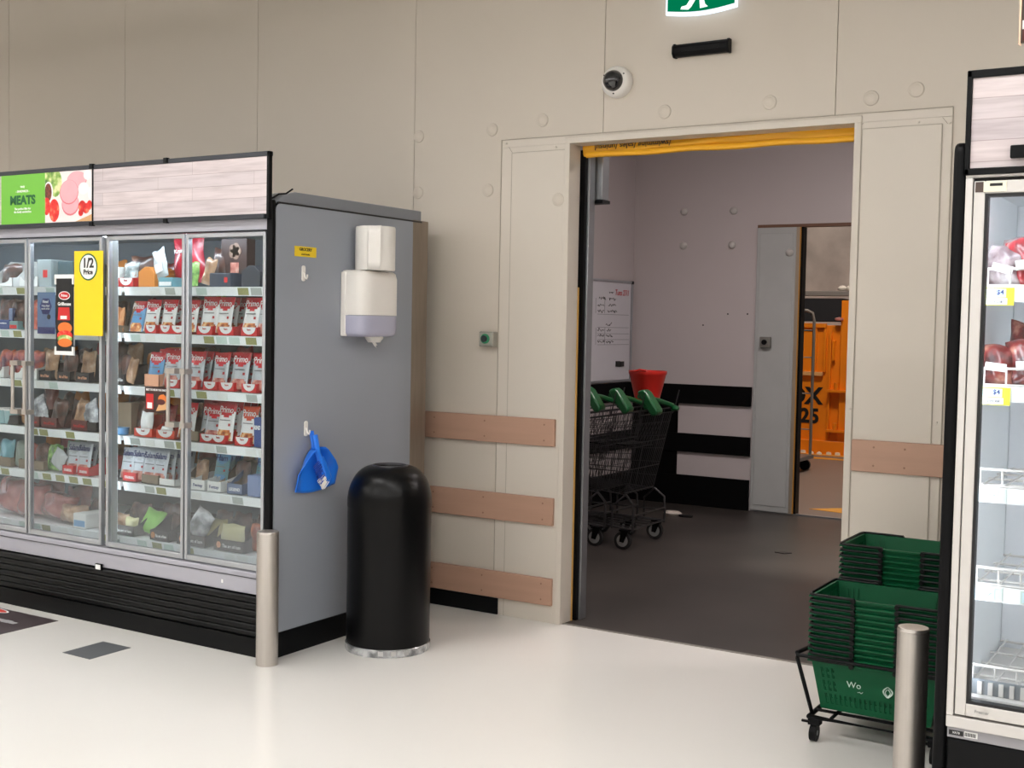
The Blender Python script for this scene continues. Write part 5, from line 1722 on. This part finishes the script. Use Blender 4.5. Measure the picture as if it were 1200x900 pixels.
def basket_body():
    b = MB()

    def wall(p00, p10, p01, p11, nu, nv, hole):
        for i in range(nu):
            for j in range(nv):
                if hole(i, j):
                    continue

                def P(a, c):
                    u, v = a / nu, c / nv
                    q0 = Vector(p00).lerp(Vector(p10), u)
                    q1 = Vector(p01).lerp(Vector(p11), u)
                    return q0.lerp(q1, v)
                b.poly([P(i, j), P(i + 1, j), P(i + 1, j + 1), P(i, j + 1)])
    x0, x1, y0, y1 = -TW / 2, TW / 2, -TD / 2, TD / 2
    X0, X1, Y0, Y1 = -BW / 2, BW / 2, -BD / 2, BD / 2

    def hole_long(i, j):
        n = 46
        if i % 2 == 0 or i < 3 or i > n - 4:
            return False
        if j in (2, 3, 4):
            return True
        if (i < 9 or i > n - 10) and j in (6, 7, 8, 10, 11, 12):
            return True
        return False

    def hole_short(i, j):
        if i % 2 == 0 or i < 2 or i > 28:
            return False
        return j in (2, 3, 4, 6, 7, 8, 10, 11, 12)
    wall((x0, y0, 0), (x1, y0, 0), (X0, Y0, BH), (X1, Y0, BH), 46, 15, hole_long)
    wall((x1, y1, 0), (x0, y1, 0), (X1, Y1, BH), (X0, Y1, BH), 46, 15, hole_long)
    wall((x1, y0, 0), (x1, y1, 0), (X1, Y0, BH), (X1, Y1, BH), 31, 15, hole_short)
    wall((x0, y1, 0), (x0, y0, 0), (X0, Y1, BH), (X0, Y0, BH), 31, 15, hole_short)
    wall((x0, y0, 0), (x0, y1, 0), (x1, y0, 0), (x1, y1, 0), 12, 12, lambda i, j: i % 3 == 1 and j % 3 == 1 and 0 < i < 11)
    # rim flange
    e, t_ = .012, .006
    for (a0, a1, c0, c1) in ((X0 - e, X1 + e, Y0 - e, Y0), (X0 - e, X1 + e, Y1, Y1 + e), (X0 - e, X0, Y0, Y1), (X1, X1 + e, Y0, Y1)):
        b.box(a0, a1, c0, c1, BH - t_, BH)
    return b


def basket_handle(sgn):
    r_ = .0055
    yf, yb_ = -BD / 2 - .014, BD / 2 + .014
    xi, xo = sgn * .075, sgn * (BW / 2 + .012)
    z = BH + .003
    return MB().tube([(xi, yf, z), (xo - sgn * .03, yf, z), (xo - sgn * .006, yf + .006, z), (xo, yf + .03, z), (xo, yb_ - .03, z), (xo - sgn * .006, yb_ - .006, z), (xo - sgn * .03, yb_, z), (xi, yb_, z)], r_, 6)


def pivot(sx, sy):
    xx, yy = sx * .080, sy * (BD / 2 + .014)
    return MB().cyl((xx, yy - .007, BH - .003), (xx, yy + .007, BH - .003), .009, n=10).box(xx - .006, xx + .006, min(yy, yy - sy * .012), max(yy, yy - sy * .012), BH - .010, BH - .001)


proto = basket_body().build('shopping_basket', GRN, smooth=False, recalc=False, solid=.0022)
for sgn in (-1, 1):
    basket_handle(sgn).build('handle', BKH, proto)
for sx in (-1, 1):
    for sy in (-1, 1):
        pivot(sx, sy).build('hinge_lug', BKH, proto)
PITCH = 0.0223
RXC, RYF, RYR = -1.152, 4.615, 5.005
stacks = [(RXC, RYF, 12, 'front basket stack'), (RXC - .005, RYR, 18, 'rear basket stack')]
first = True
for sx_, sy_, n_, nm in stacks:
    for i in range(n_):
        o = proto if first else copy_tree(proto)
        first = False
        rr = random.Random(i * 7 + n_)
        o.location = (sx_ + .003 * (rr.random() - .5), sy_ + .002 * (rr.random() - .5), .118 + i * PITCH)
        k_ = n_ - 1 - i
        where = 'topmost' if k_ == 0 else 'lowest' if i == 0 else ORDW[k_] + ' from the top'
        tag(o, f'green shopping basket with black handles, {where} of the {nm}', 'basket', 'nested green shopping baskets')
# logo print on the lowest front basket
lowb = proto
LG = pm('basket_print', (206, 224, 214), .5)
ang = math.atan2((BD - TD) / 2, BH)
yl_ = lambda z: -(TD / 2 + (BD - TD) / 2 * z / BH) - .0012
z_ = .117
text('Wo', (-.075, yl_(.112), .112), .034, LG, lowb, rot=(PI / 2 + ang, 0, 0), bold=.0001, name='worn_lettering')
scribble((-.062, yl_(.085), .088), .02, .006, LG, lowb, seed=3, r=.0012, name='worn_lettering')
ap = MB()
cx_, cz_ = .050, .108
for s2 in (-1, 1):
    pts = [(cx_ + s2 * (.001 + .017 * math.sin(PI * i / 12) * (1 - .15 * i / 12)), yl_(cz_ + .0), cz_ + .019 - .040 * i / 12) for i in range(13)]
    ap.tube(pts, 0.003, 5)
    pts = [(cx_ + s2 * (.001 + .008 * math.sin(PI * i / 10)), yl_(cz_), cz_ + .010 - .026 * i / 10) for i in range(11)]
    ap.tube(pts, .0018, 5)
ap.tube([(cx_, yl_(cz_), cz_ + .018), (cx_ + .004, yl_(cz_), cz_ + .027), (cx_ + .012, yl_(cz_), cz_ + .030)], .0024, 5)
ap.build('apple_logo', LG, lowb)

# wheeled rack
rk = thing('basket_rack', (RXC, 4.8, 0), 'black wheeled wire rack carrying the green shopping baskets', 'rack')
xl, xr, yf, yr = -1.385, -.905, 4.44, 5.19
f = MB()
f.tube([(xl, yf, .092), (xr, yf, .092), (xr, yr, .092), (xl, yr, .092)], .010, 8, closed=True)
for yy in (4.52, 4.62, 4.72, 4.9, 5.0, 5.1):
    f.tube([(xl, yy, .098), (xr, yy, .098)], .006, 6)
for xx in (-1.30, -.99):
    f.tube([(xx, yf, .098), (xx, yr, .098)], .007, 6)
f.build('base_frame', BLACKM, rk)
for sx2, xx in ((-1, xl), (1, xr)):
    MB().tube([(xx, yf + .04, .092), (xx + sx2 * .045, yf - .02, .315), (xx + sx2 * .050, yf - .01, .330), (xx + sx2 * .045, yf + .10, .325), (xx + sx2 * .03, yr, .325), (xx, yr, .092)], .008, 8).build('side_hoop', BLACKM, rk)
MB().tube([(xl - .048, yf - .02, .325), (xr + .048, yf - .02, .325)], .007, 8).build('front_bar', BLACKM, rk)
MB().box(xr + .004, xr + .010, yf + .0, yr + .02, .04, .56).build('side_panel', BLACKM, rk)
for xx in (xl + .02, xr - .02):
    for yy in (yf + .02, yr - .02):
        fk = MB().box(xx - .022, xx + .022, yy - .025, yy + .015, .062, .085).cyl((xx, yy - .012, .078), (xx, yy - .012, .092), .012, n=8).build('caster', BLACKM, rk)
        MB().cyl((xx - .012, yy - .012, .032), (xx + .012, yy - .012, .032), .032, n=18).build('wheel', BLACKP, fk)
        MB().cyl((xx - .0135, yy - .012, .032), (xx + .0135, yy - .012, .032), .010, n=10).build('hub', GALV, fk)
        MB().box(xx - .045, xx - .014, yy - .03, yy - .02, .07, .078).build('brake_tab', BLACKP, fk)

# ================================================================== STOCKROOM THINGS
# whiteboard on the side wall
wb = thing('whiteboard', (SX, 9.3, 1.08), 'white roster board with pen writing on the stockroom side wall', 'whiteboard')
MB().box(SX + .001, SX + .014, 8.55, 9.76, 1.085, 1.935).build('board', pm('board_white', (214, 212, 218), .3, var=.02), wb)
fr = MB().box(SX + .001, SX + .022, 8.53, 9.79, 1.935, 1.955).box(SX + .001, SX + .022, 8.53, 9.79, 1.067, 1.085).box(SX + .001, SX + .022, 9.765, 9.79, 1.085, 1.935)
fr.build('frame', ALU, wb)
MB().box(SX + .001, SX + .026, 9.76, 9.793, 1.93, 1.957).build('corner_cap', INK, wb)


def WBp(u, v):
    return PX(u, v, SX + .0155)


text('Tues 27/1', WBp(729, 343.5), .07, pm('pen_red', (190, 40, 50), .5), wb, rot=FACE_E, bold=.0005, shear=.2, width=.26)
for i, (u, v, du) in enumerate(((714, 343, 5), (702, 349, 8), (714, 350, 8), (700, 357.5, 8), (713, 357.5, 9), (700, 364.5, 8), (712, 364.5, 11), (710, 380, 7), (700, 386, 8), (711, 387, 5), (700, 393.5, 8), (710, 393.5, 8), (700, 400, 9), (710, 400.5, 9))):
    a_, b_ = WBp(u, v), WBp(u + du, v)
    scribble((a_.x, a_.y, a_.z), b_.y - a_.y, .02, INK, wb, rot='E', seed=i, r=.0024)
ln = MB()
for v in (368, 383.5, 391, 398, 404):
    a_, b_ = WBp(700, v), WBp(737, v + .3)
    ln.box(SX + .0145, SX + .0155, a_.y, b_.y, a_.z - .0025, a_.z + .0025)
for u in (698.5, 709):
    for v0, v1 in ((349, 367), (384, 404)):
        a_, b_ = WBp(u, v0), WBp(u, v1)
        ln.box(SX + .0145, SX + .0155, a_.y - .004, a_.y + .004, b_.z, a_.z)
ln.build('ruled_line', pm('rule_grey', (160, 160, 166), .5), wb)
a_ = WBp(726, 426)
MB().box(SX + .014, SX + .024, a_.y - .075, a_.y - .005, a_.z - .025, a_.z + .022).build('magnet', INK, wb)
MB().box(SX + .014, SX + .024, a_.y + .005, a_.y + .075, a_.z - .027, a_.z + .018).build('magnet', INK, wb)

TGR = pm('trolley_green', (6, 84, 42), .32, coat=.2)


def make_trolley():
    """Shopping trolley seen from its handle end; local frame: +x towards the handle, origin on the floor under the rear wheels."""
    t = bpy.data.objects.new('shopping_trolley', None)
    C.objects.link(t)
    ORG[t.name] = Vector((0, 0, 0))
    H0, H1 = .38, .97      # basket floor / rim at the rear
    L = .52                # basket length

    def rim(s, v):         # s along length 0 rear .. 1 front ; v 0 floor .. 1 rim ; half width
        zf = H0 + .04 * s
        zr = H1 - .12 * s
        hw = (.235 + .045 * v) * (1 - .22 * s)
        xr = .02 + .12 * v
        x = xr * (1 - s) + (-L + .0 * v - .06 * (v)) * s
        return x, hw, zf + (zr - zf) * v
    w1 = MB()
    for sy in (-1, 1):
        for v in (0, .16, .33, .5, .66, .83):
            p0, p1 = rim(0, v), rim(1, v)
            w1.tube([(p0[0], sy * p0[1], p0[2]), (p1[0], sy * p1[1], p1[2])], .0022 if 0 < v < 1 else .004, 4)
        for k_ in range(13):
            s = k_ / 12
            p0, p1 = rim(s, 0), rim(s, 1)
            w1.tube([(p0[0], sy * p0[1], p0[2]), (p1[0], sy * p1[1], p1[2])], .0024, 4)
    for s in (1,):
        for k_ in range(11):
            q = -1 + 2 * k_ / 10
            p0, p1 = rim(1, 0), rim(1, 1)
            w1.tube([(p0[0], q * p0[1], p0[2]), (p1[0], q * p1[1], p1[2])], .0024, 4)
    for k_ in range(9):
        q = -1 + 2 * k_ / 8
        p0, p1 = rim(0, 0), rim(1, 0)
        w1.tube([(p0[0], q * p0[1], p0[2]), (p1[0], q * p1[1], p1[2])], .0024, 4)
    w1.build('basket', CHROME, t)
    r_ = MB()
    pts = []
    for s, sy in ((0, -1), (.5, -1), (1, -1), (1, 1), (.5, 1), (0, 1)):
        p = rim(s, 1)
        pts.append((p[0], sy * p[1], p[2]))
    r_.tube(pts, .0065, 6)
    r_.build('rim', CHROME, t)
    fl = MB()                # hinged rear flap: dense vertical wires
    for k_ in range(22):
        q = -1 + 2 * k_ / 21
        p0, p1 = rim(0, 0), rim(0, 1)
        fl.tube([(p0[0], q * p0[1], p0[2]), (p1[0] - .005, q * p1[1], p1[2] - .03)], .0022, 4)
    for v in (0.02, .30, .62, .95):
        p = rim(0, v)
        fl.tube([(p[0], -p[1], p[2]), (p[0], p[1], p[2])], .0032, 5)
    fl.build('rear_flap', CHROME, t)
    cs = MB()                # child seat wires
    for k_ in range(7):
        q = -.16 + .32 * k_ / 6
        cs.tube([(.115, q, .88), (.02, q, .70), (-.12, q, .72)], .0022, 4)
    cs.tube([(-.12, -.2, .72), (-.12, .2, .72)], .003, 5)
    cs.tube([(.02, -.2, .70), (.02, .2, .70)], .003, 5)
    cs.build('child_seat', CHROME, t)
    MB().box(-.10, .0, -.15, .15, .715, .722).build('seat_flap', BLACKP, t)
    for sy in (-1, 1):       # handle arms: sloping green hoods running down onto the basket corners
        hb = MB()
        hb.prism([(.115, 1.105), (.160, 1.125), (.190, 1.105), (.280, .985), (.270, .950), (.230, .945), (.195, .990), (.155, 1.045)], 'y', sy * .185, sy * .285)
        if sy > 0:
            hb.bm.free()
            hb = MB().prism([(.13, .99), (.19, .985), (.20, .955), (.14, .945)], 'y', .24, .285)
        hb.build('handle_arm', TGR, t, bevel=.014)
        MB().tube([(.135, sy * .278, .93), (.15, sy * .287, .95), (.185, sy * .287, 1.10)], .005, 6).build('upright_rod', CHROME, t)
    MB().tube([(.14, -.28, 1.075), (.11, -.1, 1.055), (.10, .1, 1.03), (.15, .26, .985)], .018, 10).build('handle', TGR, t)
    ch = MB()                # chassis
    for sy in (-1, 1):
        ch.tube([(.03, sy * .235, H0), (.10, sy * .255, H0 - .06), (.105, sy * .262, .20), (.10, sy * .262, .13)], .009, 6)
        ch.tube([(.03, sy * .235, H0), (-.06, sy * .255, H0 - .08), (-.06, sy * .262, .14)], .007, 6)
        ch.tube([(.10, sy * .262, .145), (-L + .05, sy * .19, .165), (-L + .02, sy * .18, H0 + .04)], .009, 6)
        ch.tube([(.10, sy * .262, .22), (-.42, sy * .22, .23)], .005, 5)
    ch.tube([(.105, -.262, .24), (.105, .262, .24)], .007, 6)
    ch.tube([(.10, -.262, .145), (.10, .262, .145)], .007, 6)
    ch.tube([(-L + .05, -.19, .165), (-L + .05, .19, .165)], .008, 6)
    for k_ in range(5):
        q = -.2 + .4 * k_ / 4
        ch.tube([(.10, q, .15), (-L + .05, q * .8, .167)], .004, 4)
    ch.build('chassis', CHROME, t)
    for sx2, hw in ((.03, .262), (-L + .08, .185)):
        for sy in (-1, 1):
            ck = MB().box(sx2 - .02, sx2 + .05, sy * hw - .028, sy * hw + .028, .128, .142).prism([(sx2 - .02, .055), (sx2 + .012, .05), (sx2 + .045, .128), (sx2 - .01, .128)], 'y', sy * hw - .020, sy * hw - .015).prism([(sx2 - .02, .055), (sx2 + .012, .05), (sx2 + .045, .128), (sx2 - .01, .128)], 'y', sy * hw + .015, sy * hw + .020).build('caster', BLACKP, t)
            MB().cyl((sx2, sy * hw - .013, .063), (sx2, sy * hw + .013, .063), .063, n=22).build('tyre', pm('tyre_black', (24, 24, 25), .7), ck)
            MB().cyl((sx2, sy * hw - .0145, .063), (sx2, sy * hw + .0145, .063), .043, n=20).build('hub', pm('hub_grey', (150, 150, 150), .5), ck)
    return t


tr = make_trolley()
TRX, TRY, DXT = -3.735, 7.80, -.22
for i in range(3):
    o = tr if i == 0 else copy_tree(tr)
    o.location = (TRX + DXT * i, TRY, 0)
    tag(o, ('wire shopping trolley with green handle, outermost of the nested row', 'wire shopping trolley with green handle nested inside the outermost one', 'wire shopping trolley with green handle, half hidden behind the door jamb')[i], 'trolley', 'nested shopping trolleys in the stockroom')

# red tub resting on the trolley rims
rp = Vector((-3.82, 8.12, .995))
rd_ = thing('red_tub', rp, 'red tapered plastic tub behind the green trolley handles', 'tub')
RED = pm('tub_red', (206, 40, 32), .4, coat=.2)
MB().lathe([(0, 0), (0.085, 0), (0.135, 0.205), (0.142, 0.215), (0.142, 0.235), (0.134, 0.235), (0.128, 0.205), (0.08, 0.006), (0, 0.006)], rp, n=32).build('body', RED, rd_)
MB().tube([(rp.x - .03, rp.y - .14, rp.z + .235), (rp.x, rp.y - .142, rp.z + .245), (rp.x + .05, rp.y - .13, rp.z + .24)], .008, 6).build('rim_tab', RED, rd_)

# litter on the stockroom floor
p = PZ(792, 604)
o = thing('flattened_cup', (p.x, p.y, 0), 'flattened pale cup lying on the stockroom floor past the trolleys', 'litter')
MB().lathe([(0, 0.0), (0.07, 0.0), (0.085, 0.018), (0.06, 0.034), (0, 0.036)], (p.x - .03, p.y, 0.0), n=16, sy=.6).build('cup', pm('cup_pale', (196, 186, 176), .6), o)
MB().lathe([(0, 0.0), (0.06, 0.0), (0.065, 0.018), (0, 0.022)], (p.x + .10, p.y - .03, 0.0), n=12, sy=.5).build('crushed_lid', INK, o)
p = PZ(917, 648)
tag(MB().prism([(p.x - .05, p.y - .02), (p.x + .02, p.y - .035), (p.x + .06, p.y + .02), (p.x - .01, p.y + .03)], 'z', 0, .006).build('litter_scrap', INK, loc=(p.x, p.y, 0)), 'dark crumpled scrap on the stockroom floor', 'litter')
tag(MB().tube([PZ(776, 587) + Vector((0, 0, .25)), (-4.1, 8.9, .20), (-3.95, 9.05, .22), (-3.86, 9.15, .30)], .008, 6).build('bent_rod', CHROME), 'bent wire rod sticking out behind the trolleys', 'rod') if False else None
